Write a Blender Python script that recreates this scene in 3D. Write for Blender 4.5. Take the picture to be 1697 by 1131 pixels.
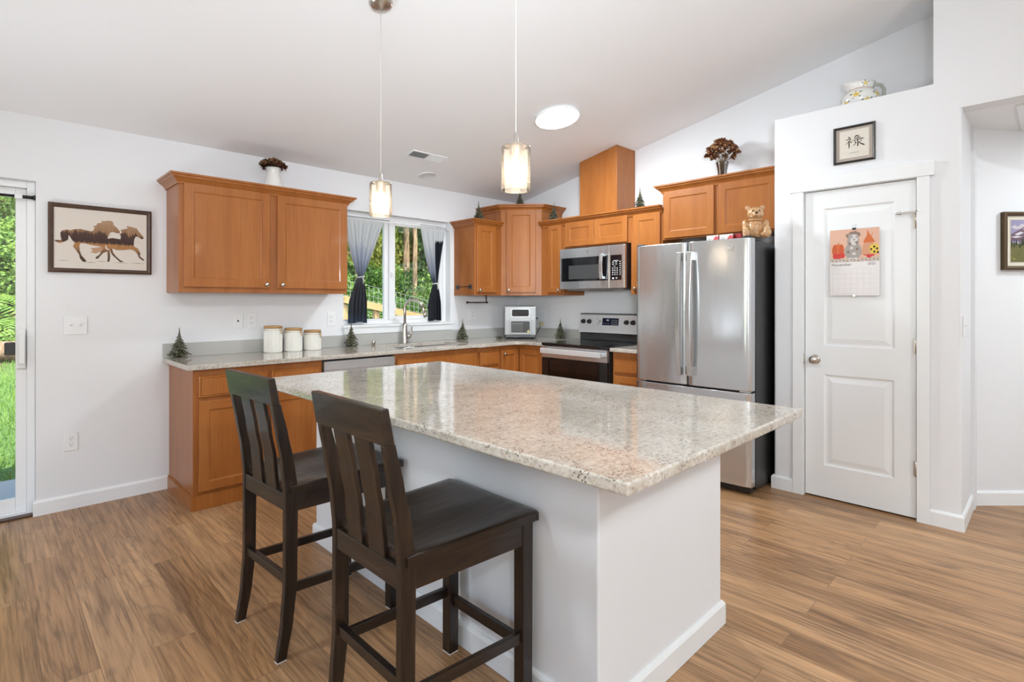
import bpy, bmesh, math, random
from mathutils import Vector, Matrix
R = math.radians
PI = math.pi
sc = bpy.context.scene
for o in list(bpy.data.objects):
    bpy.data.objects.remove(o, do_unlink=True)
COL = sc.collection

# ------------------------------------------------------------------ camera
cd = bpy.data.cameras.new('camera')
cd.sensor_fit = 'HORIZONTAL'; cd.sensor_width = 36.0
cd.lens = 890.72 / 1697 * 36.0
cd.shift_x = -(859.5 - 848.5) / 1697
cd.shift_y = -(565.5 - 499.1) / 1697
cd.clip_start = 0.05; cd.clip_end = 300
cam = bpy.data.objects.new('camera', cd); COL.objects.link(cam)
cam.location = (-4.4065, -4.4013, 1.3124)
cam.rotation_euler = (R(90), 0, R(-45))
sc.camera = cam

# ------------------------------------------------------------------ sky, sun, exposure
world = bpy.data.worlds.new('sky'); sc.world = world
world.use_nodes = True
wn = world.node_tree; wn.nodes.clear()
sky = wn.nodes.new('ShaderNodeTexSky'); sky.sky_type = 'NISHITA'
sky.sun_disc = False; sky.sun_elevation = R(42); sky.sun_rotation = R(200)
sky.air_density = 1.0; sky.dust_density = 1.6
bgd = wn.nodes.new('ShaderNodeBackground'); bgd.inputs['Strength'].default_value = 1.0
wo = wn.nodes.new('ShaderNodeOutputWorld')
wn.links.new(sky.outputs[0], bgd.inputs[0]); wn.links.new(bgd.outputs[0], wo.inputs[0])

sd = bpy.data.lights.new('sun', 'SUN'); sd.energy = 13.0; sd.angle = R(1.0); sd.color = (1.0, .93, .78)
sun = bpy.data.objects.new('sun', sd); COL.objects.link(sun)
sun.rotation_euler = Vector((-.22, .46, -.86)).to_track_quat('-Z', 'Y').to_euler()

def bounce_fill(loc, aim, watts, spread, size=.5):  # unseen lights added to brighten the room off the ceiling
    """added fill lights imitating flash heads, each aimed up at the ceiling"""
    fd = bpy.data.lights.new('bounce_fill', 'AREA'); fd.shape = 'DISK'; fd.size = size; fd.energy = watts; fd.spread = R(spread); fd.color = (.845, .955, 1.06)
    f = bpy.data.objects.new('bounce_fill', fd); COL.objects.link(f)
    f.location = loc; f.rotation_euler = Vector(aim).to_track_quat('-Z','Y').to_euler()
bounce_fill((-4.9, -5.6, .70), (.15,.20,1), 26, 120)
bounce_fill((-3.2, -6.6, .70), (0,.20,1), 26, 150)
bounce_fill((-4.6, -4.8, 1.6), (2.6,2.8,.85), 23, 80)
bounce_fill((-5.5, -1.2, .70), (.8,0,1), 10, 110)

sc.view_settings.view_transform = 'Standard'
sc.view_settings.look = 'None'
sc.view_settings.gamma = 1.0
sc.view_settings.use_curve_mapping = False
sc.view_settings.exposure = 0.06
DISC_W, FILL_LIVING, FILL_DINING, DISC_HALL = 165.0, 250.0, 90.0, 58.0      # emission of the flush lights; living and dining are added fill
BULB_W = 34.0      # emission of the pendant bulbs

# ------------------------------------------------------------------ mesh helpers
class B:
    """collects shapes into one bmesh"""
    def __init__(s):
        s.bm = bmesh.new()
    def face(s, pts, m=0, smooth=False):
        f = s.bm.faces.new([s.bm.verts.new(p) for p in pts]); f.material_index = m; f.smooth = smooth
        return f
    def box(s, x0, x1, y0, y1, z0, z1, m=0):
        x0, x1 = min(x0, x1), max(x0, x1); y0, y1 = min(y0, y1), max(y0, y1); z0, z1 = min(z0, z1), max(z0, z1)
        v = [s.bm.verts.new(p) for p in ((x0,y0,z0),(x1,y0,z0),(x1,y1,z0),(x0,y1,z0),(x0,y0,z1),(x1,y0,z1),(x1,y1,z1),(x0,y1,z1))]
        for q in ((3,2,1,0),(4,5,6,7),(0,1,5,4),(1,2,6,5),(2,3,7,6),(3,0,4,7)):
            f = s.bm.faces.new([v[i] for i in q]); f.material_index = m
        return s
    def ring(s, x0, x1, z0, z1, y0, y1, wl, wr, wb, wt, m=0):
        """rectangular frame in the xz plane without overlapping pieces"""
        s.box(x0, x0+wl, y0, y1, z0, z1, m); s.box(x1-wr, x1, y0, y1, z0, z1, m)
        if wb: s.box(x0+wl, x1-wr, y0, y1, z0, z0+wb, m)
        if wt: s.box(x0+wl, x1-wr, y0, y1, z1-wt, z1, m)
        return s
    def bar(s, p0, p1, w, h, m=0, up=(0,0,1)):
        p0, p1 = Vector(p0), Vector(p1); d = (p1 - p0).normalized(); u = Vector(up)
        a = d.cross(u)
        if a.length < 1e-5: a = d.cross(Vector((1,0,0)))
        a.normalize(); b = a.cross(d).normalized()
        v = []
        for p in (p0, p1):
            for i, j in ((-1,-1),(1,-1),(1,1),(-1,1)):
                v.append(s.bm.verts.new(p + a*(i*w/2) + b*(j*h/2)))
        for q in ((3,2,1,0),(4,5,6,7),(0,1,5,4),(1,2,6,5),(2,3,7,6),(3,0,4,7)):
            f = s.bm.faces.new([v[i] for i in q]); f.material_index = m
        return s
    def prism(s, pts, a, b, axis='z', m=0):
        """polygon pts extruded from a to b; axis z: pts=(x,y), y: (x,z), x: (y,z)"""
        def P(p, t):
            return (p[0],p[1],t) if axis == 'z' else (p[0],t,p[1]) if axis == 'y' else (t,p[0],p[1])
        v0 = [s.bm.verts.new(P(p,a)) for p in pts]; v1 = [s.bm.verts.new(P(p,b)) for p in pts]
        n = len(pts)
        for f in [s.bm.faces.new(v0), s.bm.faces.new(v1)] + [s.bm.faces.new((v0[i],v0[(i+1)%n],v1[(i+1)%n],v1[i])) for i in range(n)]:
            f.material_index = m
        return s
    def lathe(s, prof, c=(0,0,0), n=32, m=0, smooth=True, axis='z', cap=True):
        c = Vector(c); rings = []
        def P(r, z, a):
            x, y = r*math.cos(a), r*math.sin(a)
            return c + Vector((x,y,z) if axis == 'z' else (x,z,y) if axis == 'y' else (z,x,y))
        for r, z in prof:
            rings.append([s.bm.verts.new(P(r,z,2*PI*i/n)) for i in range(n)] if r > 1e-6 else [s.bm.verts.new(P(0,z,0))])
        for A_, B_ in zip(rings, rings[1:]):
            for i in range(n):
                j = (i+1) % n
                q = [A_[i], A_[j], B_[j], B_[i]] if len(A_) > 1 and len(B_) > 1 else [A_[0], B_[j], B_[i]] if len(A_) == 1 else [A_[i], A_[j], B_[0]]
                if len(A_) == 1 and len(B_) == 1: continue
                f = s.bm.faces.new(q); f.smooth = smooth; f.material_index = m
        if cap:
            for ring in (rings[0], rings[-1]):
                if len(ring) > 1:
                    f = s.bm.faces.new(ring); f.material_index = m
        return s
    def tube(s, path, r, n=8, m=0, smooth=True, flat=1.0):
        path = [Vector(p) for p in path]; rs = r if isinstance(r, (list,tuple)) else [r]*len(path)
        rings = []; ref = None
        for i, p in enumerate(path):
            d = (path[min(i+1,len(path)-1)] - path[max(i-1,0)]).normalized()
            if ref is None:
                ref = d.cross(Vector((0,0,1)))
                if ref.length < 1e-4: ref = d.cross(Vector((1,0,0)))
            ref = (ref - d*ref.dot(d)).normalized(); b = d.cross(ref)
            rings.append([s.bm.verts.new(p + ref*(rs[i]*math.cos(2*PI*k/n)) + b*(rs[i]*flat*math.sin(2*PI*k/n))) for k in range(n)])
        for A_, B_ in zip(rings, rings[1:]):
            for k in range(n):
                f = s.bm.faces.new((A_[k],A_[(k+1)%n],B_[(k+1)%n],B_[k])); f.smooth = smooth; f.material_index = m
        for ring in (rings[0], rings[-1]):
            f = s.bm.faces.new(ring); f.material_index = m
        return s
    def ball(s, c, r, n=16, m=0, rot=None):
        r = (r,r,r) if not isinstance(r, (list,tuple)) else r
        M = Matrix.Translation(Vector(c)) @ ((rot.to_matrix().to_4x4() if rot else Matrix.Identity(4)) @ Matrix.Diagonal((r[0],r[1],r[2],1)))
        res = bmesh.ops.create_uvsphere(s.bm, u_segments=n, v_segments=max(6,n//2), radius=1.0, matrix=M)
        for v in res['verts']:
            for f in v.link_faces: f.smooth = True; f.material_index = m
        return s
    def sweep(s, path, prof, m=0, closed=False):
        """crown / moulding: prof = [(out, z)] swept along a flat path, 'out' to the right of travel"""
        path = [Vector((p[0],p[1])) for p in path]; rows = []; n = len(path)
        for i, p in enumerate(path):
            dirs = []
            if i > 0: dirs.append((p - path[i-1]).normalized())
            if i < n-1: dirs.append((path[i+1] - p).normalized())
            nr = [Vector((d.y, -d.x)) for d in dirs]
            if len(nr) == 2:
                b = (nr[0] + nr[1]); b = b / max(1e-6, b.dot(nr[0]))
            else: b = nr[0]
            rows.append([s.bm.verts.new((p.x + b.x*o, p.y + b.y*o, z)) for o, z in prof])
        k = len(prof)
        for A_, B_ in zip(rows, rows[1:]):
            for i in range(k):
                f = s.bm.faces.new((A_[i],A_[(i+1)%k],B_[(i+1)%k],B_[i])); f.material_index = m
        for r_ in (rows[0], rows[-1]):
            f = s.bm.faces.new(r_); f.material_index = m
        return s
    def panel(s, x0, x1, z0, z1, yb, t, fw, dep=.007, step=.010, ch=.003, m=0, raised=False):
        """door facing -y: back at yb, front at yb-t, frame width fw, recessed panel"""
        yf = yb - t
        def loop(ins, y): return [s.bm.verts.new(p) for p in ((x0+ins,y,z0+ins),(x1-ins,y,z0+ins),(x1-ins,y,z1-ins),(x0+ins,y,z1-ins))]
        L = [loop(0,yb), loop(0,yf+ch), loop(ch,yf), loop(fw,yf), loop(fw+.002,yf+.003), loop(fw+step,yf+dep)]
        if raised: L += [loop(fw+step+.012,yf+dep), loop(fw+step+.03,yf+.003)]
        for A_, B_ in zip(L, L[1:]):
            for i in range(4):
                f = s.bm.faces.new((A_[i],A_[(i+1)%4],B_[(i+1)%4],B_[i])); f.material_index = m
        f = s.bm.faces.new(L[-1]); f.material_index = m
        f = s.bm.faces.new(L[0][::-1]); f.material_index = m
        return s

def obj(name, b, mats, parent=None, loc=(0,0,0), rot=(0,0,0), bevel=0, seg=2, smooth=False, solid=0, subd=0):
    bm = b.bm if isinstance(b, B) else b
    bmesh.ops.recalc_face_normals(bm, faces=bm.faces)
    me = bpy.data.meshes.new(name)
    if smooth:
        for f in bm.faces: f.smooth = True
    bm.to_mesh(me); bm.free()
    for m in (mats if isinstance(mats, (list,tuple)) else [mats]): me.materials.append(m)
    o = bpy.data.objects.new(name, me); COL.objects.link(o)
    o.location = loc; o.rotation_euler = rot
    if parent: o.parent = parent
    if solid:
        md = o.modifiers.new('thickness', 'SOLIDIFY'); md.thickness = solid; md.offset = 0
    if bevel:
        md = o.modifiers.new('bevel', 'BEVEL'); md.width = bevel; md.segments = seg; md.limit_method = 'ANGLE'; md.angle_limit = R(35)
    if subd:
        md = o.modifiers.new('subdiv', 'SUBSURF'); md.levels = subd; md.render_levels = subd
    return o
def tag(o, label, cat, group=None, kind=None):
    o['label'] = label; o['category'] = cat
    if group: o['group'] = group
    if kind: o['kind'] = kind
    return o
def thing(name, label, cat, loc=(0,0,0), rotz=0, group=None, kind=None):
    o = bpy.data.objects.new(name, None); COL.objects.link(o); o.empty_display_size = .05
    o.location = loc; o.rotation_euler = (0,0,rotz)
    return tag(o, label, cat, group, kind)
def struct(name, b, m, label=None, cat=None, **k):
    o = obj(name, b, m, **k); o['kind'] = 'structure'
    if label: o['label'] = label; o['category'] = cat
    return o
def dup(root, loc, rotz, label, group=None, scale=None):
    r = root.copy(); COL.objects.link(r); r.location = loc; r.rotation_euler = (0,0,rotz); r['label'] = label
    if group: r['group'] = group
    if scale: r.scale = scale
    for ch in list(root.children):
        c = ch.copy(); COL.objects.link(c); c.parent = r
        for g in ch.children:
            d = g.copy(); COL.objects.link(d); d.parent = c
    return r
def text_obj(name, body, size, mat, parent, loc, rot, extrude=.0004, align='CENTER', shear=0):
    cu = bpy.data.curves.new(name, 'FONT'); cu.body = body; cu.size = size; cu.extrude = extrude; cu.align_x = align; cu.shear = shear
    t = bpy.data.objects.new(name, cu); COL.objects.link(t)
    me = bpy.data.meshes.new_from_object(t.evaluated_get(bpy.context.evaluated_depsgraph_get()))
    bpy.data.objects.remove(t, do_unlink=True)
    me.materials.clear(); me.materials.append(mat)
    o = bpy.data.objects.new(name, me); COL.objects.link(o); o.parent = parent; o.location = loc; o.rotation_euler = rot
    return o

# ------------------------------------------------------------------ materials
def mat(name, col=(.8,.8,.8), rough=.5, metal=0, spec=.5, coat=0, emit=None, es=0, trans=0):
    m = bpy.data.materials.new(name); m.use_nodes = True
    p = m.node_tree.nodes['Principled BSDF']
    p.inputs['Base Color'].default_value = (*col, 1); p.inputs['Roughness'].default_value = rough
    p.inputs['Metallic'].default_value = metal; p.inputs['Specular IOR Level'].default_value = spec
    p.inputs['Coat Weight'].default_value = coat; p.inputs['Coat Roughness'].default_value = .08
    p.inputs['Transmission Weight'].default_value = trans
    if emit: p.inputs['Emission Color'].default_value = (*emit, 1); p.inputs['Emission Strength'].default_value = es
    return m
class N:
    """node shorthand for one material"""
    def __init__(s, m): s.t = m.node_tree; s.p = s.t.nodes.get('Principled BSDF')
    def new(s, typ, **k):
        n = s.t.nodes.new('ShaderNode' + typ)
        for a, v in k.items(): setattr(n, a, v)
        return n
    def set(s, n, **k):
        for a, v in k.items():
            i = n.inputs[a.replace('_', ' ')]
            if hasattr(v, 'is_output') : s.t.links.new(v, i)
            else: i.default_value = v
        return n
    def L(s, a, b): s.t.links.new(a, b)
    def coord(s, scale=(1,1,1), which='Object', rot=(0,0,0)):
        c = s.new('TexCoord'); mp = s.new('Mapping'); mp.inputs['Scale'].default_value = scale; mp.inputs['Rotation'].default_value = rot
        s.L(c.outputs[which], mp.inputs['Vector']); return mp.outputs[0]
    def noise(s, vec, scale, detail=4, rough=.55, dist=0):
        n = s.new('TexNoise'); s.L(vec, n.inputs['Vector'])
        n.inputs['Scale'].default_value = scale; n.inputs['Detail'].default_value = detail; n.inputs['Roughness'].default_value = rough; n.inputs['Distortion'].default_value = dist
        return n.outputs['Fac']
    def ramp(s, fac, stops, interp='LINEAR'):
        r = s.new('ValToRGB'); s.L(fac, r.inputs[0]); r.color_ramp.interpolation = interp
        e = r.color_ramp.elements
        while len(e) < len(stops): e.new(.5)
        for i, (pos, c) in enumerate(stops):
            e[i].position = pos; e[i].color = (*c, 1) if len(c) == 3 else c
        return r.outputs[0]
    def mix(s, fac, a, b, mode='MIX'):
        n = s.new('Mix', data_type='RGBA', blend_type=mode)
        for i, v in ((0, fac), (6, a), (7, b)):
            if hasattr(v, 'is_output'): s.L(v, n.inputs[i])
            else: n.inputs[i].default_value = v if i == 0 else (*v, 1) if len(v) == 3 else v
        return n.outputs[2]
    def math(s, op, a, b=0, c=0):
        n = s.new('Math', operation=op)
        for i, v in enumerate((a, b, c)):
            if hasattr(v, 'is_output'): s.L(v, n.inputs[i])
            else: n.inputs[i].default_value = v
        return n.outputs[0]
    def bump(s, h, strength=.1, dist=.01):
        b = s.new('Bump'); b.inputs['Strength'].default_value = strength; b.inputs['Distance'].default_value = dist
        s.L(h, b.inputs['Height']); s.L(b.outputs[0], s.p.inputs['Normal'])
    def col(s, c): s.L(c, s.p.inputs['Base Color'])
G = (.5,.5,.5)
def wall_mat(name, col, rough=.55):
    m = mat(name, col, rough, spec=.3); n = N(m); v = n.coord()
    n.bump(n.noise(v, 90, 3), .12, .004); return m
M = {}
M['wall'] = wall_mat('white painted drywall', (.80,.80,.805))
M['ceil'] = wall_mat('white ceiling paint', (.88,.88,.88), .7)
M['trim'] = mat('white semi gloss trim', (.83,.835,.83), .32)
M['plastic'] = mat('white plastic', (.84,.84,.83), .3)
M['vinyl'] = mat('white vinyl', (.86,.86,.86), .3)
M['slot'] = mat('dark slot', (.03,.03,.03), .6)
M['black'] = mat('black plastic', (.012,.012,.012), .35)
M['blackmetal'] = mat('black metal', (.010,.010,.011), .3, metal=.3)
M['nickel'] = mat('brushed nickel', (.55,.51,.46), .28, metal=1)
M['chrome'] = mat('polished chrome', (.75,.74,.72), .12, metal=1)
M['bglass'] = mat('black glass', (.006,.006,.007), .04, spec=.6, coat=.3)
M['ceramic'] = mat('white glazed ceramic', (.82,.80,.76), .18, coat=.5)
M['rubber'] = mat('grey rubber', (.10,.10,.10), .7)

def wood(name, c0, c1, c2, rough=.33, scale=(7,7,.9), coat=.25, spec=.5):
    m = mat(name, c1, rough, coat=coat, spec=spec); n = N(m); v = n.coord(scale)
    grain = n.noise(n.coord((scale[0]*9, scale[1]*9, scale[2]*1.6)), 2.2, 5, .6)
    cloud = n.noise(v, .9, 4, .6, .6)
    c = n.ramp(cloud, [(.25,c0),(.5,c1),(.78,c2)])
    g = n.ramp(grain, [(.3,(.72,.72,.72)),(.65,(1.06,1.06,1.06))])
    n.col(n.mix(.55, c, n.mix(1, c, g, 'MULTIPLY'))); n.bump(grain, .03, .002); return m
M['cab'] = wood('stained maple', (.285,.088,.017), (.36,.120,.025), (.43,.160,.040), .32, coat=.12, spec=.35)
M['cabside'] = wood('stained maple veneer side', (.27,.085,.018), (.35,.115,.026), (.42,.150,.040), .34, coat=.12, spec=.35)
def espresso(name, sc_):
    m = mat(name, (.02,.012,.008), .30, coat=.18, spec=.45); n = N(m)
    g = n.noise(n.coord(tuple(v*26 for v in sc_)), 1.6, 6, .68, .5); cl = n.noise(n.coord(tuple(v*7 for v in sc_)), 1.0, 3, .5, .8)
    c = n.ramp(g, [(.30,(.006,.0038,.0028)),(.48,(.018,.0105,.0068)),(.62,(.034,.0195,.012)),(.80,(.060,.033,.018))])
    n.col(n.mix(1, c, n.ramp(cl, [(.3,(.65,.65,.66)),(.7,(1.25,1.2,1.1))]), 'MULTIPLY')); n.bump(g, .08, .0015)
    n.L(n.ramp(g, [(.3,(.38,)*3),(.7,(.26,)*3)]), n.p.inputs['Roughness']); return m
M['espresso'] = espresso('espresso stained wood', (1,1,.10))
M['espresso_x'] = espresso('espresso stained wood seat', (.10,1,1))
M['espresso_y'] = espresso('espresso stained wood rail', (1,.10,1))
M['framewood'] = wood('dark walnut frame', (.045,.020,.010), (.07,.032,.016), (.10,.05,.025), .4, (14,14,14), 0)
M['fencewood'] = wood('new fence lumber', (.24,.145,.055), (.32,.205,.085), (.38,.255,.115), .7, (3,3,3), 0)
M['lid'] = wood('bamboo lid', (.36,.19,.07), (.46,.26,.10), (.55,.33,.15), .5, (6,6,30), 0)

def granite():
    m = mat('speckled cream granite', (.7,.65,.58), .07, spec=.5, coat=.2); n = N(m); v = n.coord()
    base = n.ramp(n.noise(v, 60, 6, .7), [(.30,(.38,.32,.26)),(.44,(.50,.44,.37)),(.56,(.58,.53,.46)),(.75,(.66,.62,.56))])
    cloud = n.ramp(n.noise(v, 7, 3, .5), [(.35,(.90,.885,.86)),(.65,(1.03,1.03,1.03))]); base = n.mix(1, base, cloud, 'MULTIPLY')
    gray = n.ramp(n.noise(v, 78, 3, .6, .6), [(.55,(0,0,0)),(.66,(1,1,1))])
    c = n.mix(n.math('MULTIPLY', gray, .60), base, (.37,.34,.31))
    brown = n.ramp(n.noise(n.coord((1.0,.75,1.4)), 100, 3, .6, 1.0), [(.605,(0,0,0)),(.66,(1,1,1))])
    sel2 = n.ramp(n.noise(v, 22, 3), [(.40,(.25,.25,.25)),(.58,(1,1,1))])
    c = n.mix(n.math('MULTIPLY', n.math('MULTIPLY', brown, sel2), .85), c, (.17,.105,.08))
    sel = n.ramp(n.noise(v, 17, 3), [(.50,(0,0,0)),(.62,(1,1,1))])
    vor = n.new('TexVoronoi'); n.L(n.coord((1.2,.8,1)), vor.inputs['Vector']); vor.inputs['Scale'].default_value = 115
    fl = n.ramp(vor.outputs['Distance'], [(.26,(1,1,1)),(.38,(0,0,0))])
    c = n.mix(n.math('MULTIPLY', n.math('MULTIPLY', fl, sel), .85), c, (.055,.045,.042))
    n.col(c); return m
M['granite'] = granite()

def floor_mat():
    m = mat('wood look vinyl plank', (.3,.2,.12), .34, spec=.42); n = N(m)
    # planks run along world y: rotate so brick rows run along y
    v = n.coord((1,1,1), rot=(0,0,R(90)))
    br = n.new('TexBrick', offset=.37, offset_frequency=2, squash=1.0)
    n.L(v, br.inputs['Vector'])
    n.set(br, Color1=(0,0,0,1), Color2=(1,1,1,1), Mortar=(.5,.5,.5,1), Scale=1.0, Mortar_Size=.0011, Mortar_Smooth=.1, Bias=0.0, Brick_Width=1.22, Row_Height=.152)
    rnd = n.new('SeparateColor'); n.L(br.outputs['Color'], rnd.inputs[0]); t = rnd.outputs[0]
    # shift the grain per plank
    off = n.new('VectorMath', operation='SCALE'); cmb = n.new('CombineXYZ')
    n.set(cmb, X=t, Y=t, Z=t); n.L(cmb.outputs[0], off.inputs[0]); off.inputs['Scale'].default_value = 37.0
    add = n.new('VectorMath', operation='ADD'); n.L(n.coord((1,1,1)), add.inputs[0]); n.L(off.outputs[0], add.inputs[1])
    def grain(sx, sy, scale, detail, rough, dist):
        mp = n.new('Mapping'); mp.inputs['Scale'].default_value = (sx, sy, 1); n.L(add.outputs[0], mp.inputs['Vector'])
        return n.noise(mp.outputs[0], scale, detail, rough, dist)
    broad = grain(6.0, .75, 1.0, 3, .5, 1.1)
    rings = n.math('FRACT', n.math('MULTIPLY', broad, 9.0))
    rings = n.math('ABSOLUTE', n.math('SUBTRACT', rings, .5))
    fine = grain(85, 2.6, 1.0, 4, .65, .4)
    base = n.ramp(t, [(0,(.335,.183,.084)),(.35,(.375,.207,.098)),(.7,(.405,.230,.113)),(1,(.43,.252,.128))])
    cl = n.ramp(broad, [(.28,(.66,.62,.60)),(.5,(1,1,1)),(.72,(1.15,1.13,1.1))])
    c = n.mix(1, base, cl, 'MULTIPLY')
    c = n.mix(.42, c, n.mix(1, c, n.ramp(rings, [(0,(.50,.46,.44)),(.22,(1,1,1)),(.5,(1.12,1.1,1.08))]), 'MULTIPLY'))
    c = n.mix(.75, c, n.mix(1, c, n.ramp(fine, [(.36,(.52,.49,.46)),(.5,(1,1,1)),(.66,(1.25,1.23,1.2))]), 'MULTIPLY'))
    knots = n.ramp(grain(9, 2.2, 1.0, 2, .5, .8), [(.66,(0,0,0)),(.78,(1,1,1))])
    c = n.mix(n.math('MULTIPLY', knots, .6), c, (.085,.055,.036))
    seam = n.math('MULTIPLY', br.outputs['Fac'], .55)
    n.col(n.mix(seam, c, (.07,.045,.03)))
    n.bump(n.math('ADD', fine, n.math('MULTIPLY', br.outputs['Fac'], -1.5)), .05, .002)
    n.L(n.ramp(fine, [(.3,(.40,)*3),(.7,(.30,)*3)]), n.p.inputs['Roughness'])
    return m
M['floor'] = floor_mat()

def steel(name, col=(.62,.63,.64), rough=.19, horiz=True):
    m = mat(name, col, rough, metal=.86); n = N(m)
    v = n.coord((3,3,420) if horiz else (420,420,3))
    s_ = n.noise(v, 1.0, 3, .6)
    n.L(n.ramp(s_, [(.3,(rough-.012,)*3),(.7,(rough+.012,)*3)]), n.p.inputs['Roughness'])
    if 'Anisotropic' in n.p.inputs: n.p.inputs['Anisotropic'].default_value = .0
    n.bump(n.noise(n.coord((5,5,1.1) if horiz else (6,6,1)), 1.0, 2), .10, .03)
    return m
M['steel'] = steel('brushed stainless steel')
M['steelv'] = steel('brushed stainless handle', (.60,.59,.57), .22, False)

def pane(name, tint=(1,1,1), fac=1.0):
    m = bpy.data.materials.new(name); m.use_nodes = True; t = m.node_tree; t.nodes.clear()
    o = t.nodes.new('ShaderNodeOutputMaterial'); mx = t.nodes.new('ShaderNodeMixShader'); fr = t.nodes.new('ShaderNodeFresnel'); fr.inputs[0].default_value = 1.45
    a = t.nodes.new('ShaderNodeBsdfTransparent'); a.inputs[0].default_value = (*tint,1)
    g = t.nodes.new('ShaderNodeBsdfGlossy'); g.inputs['Roughness'].default_value = .01
    t.links.new(fr.outputs[0], mx.inputs[0]); t.links.new(a.outputs[0], mx.inputs[1]); t.links.new(g.outputs[0], mx.inputs[2]); t.links.new(mx.outputs[0], o.inputs[0])
    return m
M['pane'] = pane('window glass', (.97,.985,.975))
M['clear'] = pane('clear cut glass', (.90,.89,.87))
def seeded():
    m = bpy.data.materials.new('seeded glass'); m.use_nodes = True; t = m.node_tree; t.nodes.clear(); n = N(m)
    o = n.new('OutputMaterial'); tr = n.new('BsdfTransparent'); tr.inputs[0].default_value = (1,.95,.89,1)
    tl = n.new('BsdfTranslucent'); tl.inputs[0].default_value = (.98,.86,.74,1); df = n.new('BsdfDiffuse'); df.inputs[0].default_value = (.9,.80,.70,1)
    gl = n.new('BsdfGlossy'); gl.inputs['Roughness'].default_value = .08
    s_ = n.ramp(n.noise(n.coord(), 230, 2), [(.40,(.09,)*3),(.68,(.28,)*3)])
    m0 = n.new('MixShader'); m0.inputs[0].default_value = .5; n.L(tl.outputs[0], m0.inputs[1]); n.L(df.outputs[0], m0.inputs[2])
    m1 = n.new('MixShader'); n.L(s_, m1.inputs[0]); n.L(tr.outputs[0], m1.inputs[1]); n.L(m0.outputs[0], m1.inputs[2])
    fr = n.new('Fresnel'); fr.inputs[0].default_value = 1.25
    m2 = n.new('MixShader'); n.L(fr.outputs[0], m2.inputs[0]); n.L(m1.outputs[0], m2.inputs[1]); n.L(gl.outputs[0], m2.inputs[2]); n.L(m2.outputs[0], o.inputs[0])
    return m
M['seeded'] = seeded()
M['disc'] = mat('glowing light diffuser', (.9,.9,.9), .5, emit=(.875,.96,1.02), es=DISC_W)
M['fill_living'] = mat('glowing light diffuser living area', (.9,.9,.9), .5, emit=(.875,.96,1.02), es=FILL_LIVING)  # this and the dining disc are unseen, added as fill
M['fill_dining'] = mat('glowing light diffuser dining area', (.9,.9,.9), .5, emit=(.875,.96,1.02), es=FILL_DINING)
M['disc_hall'] = mat('glowing light diffuser hallway', (.9,.9,.9), .5, emit=(.875,.96,1.02), es=DISC_HALL)
M['bulb'] = mat('glowing bulb', (1,.9,.7), .4, emit=(1,.86,.66), es=BULB_W)

def tile_mat():
    m = mat('grey green tile', (.34,.33,.29), .3); n = N(m)
    br = n.new('TexBrick', offset=0.0); n.L(n.coord((1,0,0)), br.inputs['Vector'])
    n.set(br, Color1=(.345,.33,.285,1), Color2=(.325,.31,.27,1), Mortar=(.46,.45,.42,1), Scale=1, Mortar_Size=.0014, Brick_Width=.305, Row_Height=.5)
    n.col(br.outputs['Color']); return m
M['tile'] = tile_mat()
# ================================================================== SETTING
SL = .194                                   # ceiling slope
def cz(y): return 2.44 - SL*y               # ceiling height at y (rises towards the camera)
YR, ZR = -5.6, 2.44 + SL*5.6                # ridge
XP, YPL, YPE, YPR = -.462, -2.997, -3.893, -4.022   # pantry face, its left corner, end of the ledge, hall corner
LEDGE, LINT = 2.583, 2.415
XL, YF = -7.8, -8.4                         # left wall, front wall
# openings in the back wall
DX0, DX1, DZ = -6.02, -4.170, 2.045
WX0, WX1, WZ0, WZ1 = -2.168, -1.000, 1.098, 2.118
T = .16
b = B(); b.box(XL-.2, 3.2, YF-.2, T, -.12, 0); struct('floor', b, M['floor'], 'brown wood look plank floor', 'floor')

b = B()
for q in ((XL,DX0,0,2.47),(DX0,DX1,DZ,2.47),(DX1,WX0,0,2.47),(WX0,WX1,0,WZ0),(WX0,WX1,WZ1,2.47),(WX1,T,0,2.47)):
    b.box(q[0], q[1], 0, T, q[2], q[3])
struct('wall_back', b, M['wall'], 'white back wall with the kitchen window', 'wall')
b = B()
b.prism([(T,0),(T,2.41),(0,2.44),(YPR-.02,cz(YPR)+.03),(YPR-.02,0)], 0, T, 'x'); struct('wall_right', b, M['wall'], 'white gable wall behind the range', 'wall')

# pantry enclosure (bull-nosed corners), door opening y -3.812..-3.195
PD0, PD1, PDZ = -3.812, -3.195, 2.045
def arc2(cx, cy, r, a0, a1, n=6): return [(cx+r*math.cos(a0+(a1-a0)*i/n), cy+r*math.sin(a0+(a1-a0)*i/n)) for i in range(n+1)]
RB = .016
b = B()
b.prism([(XP+.11,PD1+.012),(XP,PD1+.012)] + arc2(XP+RB, YPL-RB, RB, PI, PI/2) + [(0,YPL),(0,YPL-.10),(XP+.11,YPL-.10)], 0, LEDGE)
b.box(XP, XP+.11, PD0-.012, PD1+.012, PDZ+.012, LEDGE); b.box(XP, XP+.11, YPE, PD0-.012, 0, LEDGE)
b.box(XP+.11, 0, YPE, YPL-.10, LEDGE-.10, LEDGE)
struct('wall_pantry', b, M['wall'], 'white pantry wall with an open ledge on top', 'wall')
b = B()
b.prism([(XP,YPE),(XP+.60,YPE),(XP+.60,YPR)] + arc2(XP+RB, YPR+RB, RB, 1.5*PI, PI), 0, LINT)
b.prism([(XP,YPE),(XP+.60,YPE),(XP+.60,YPR),(XP,YPR)], LINT, 3.25)
struct('wall_pier', b, M['wall'], 'white wall end beside the hallway opening', 'wall')
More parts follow.
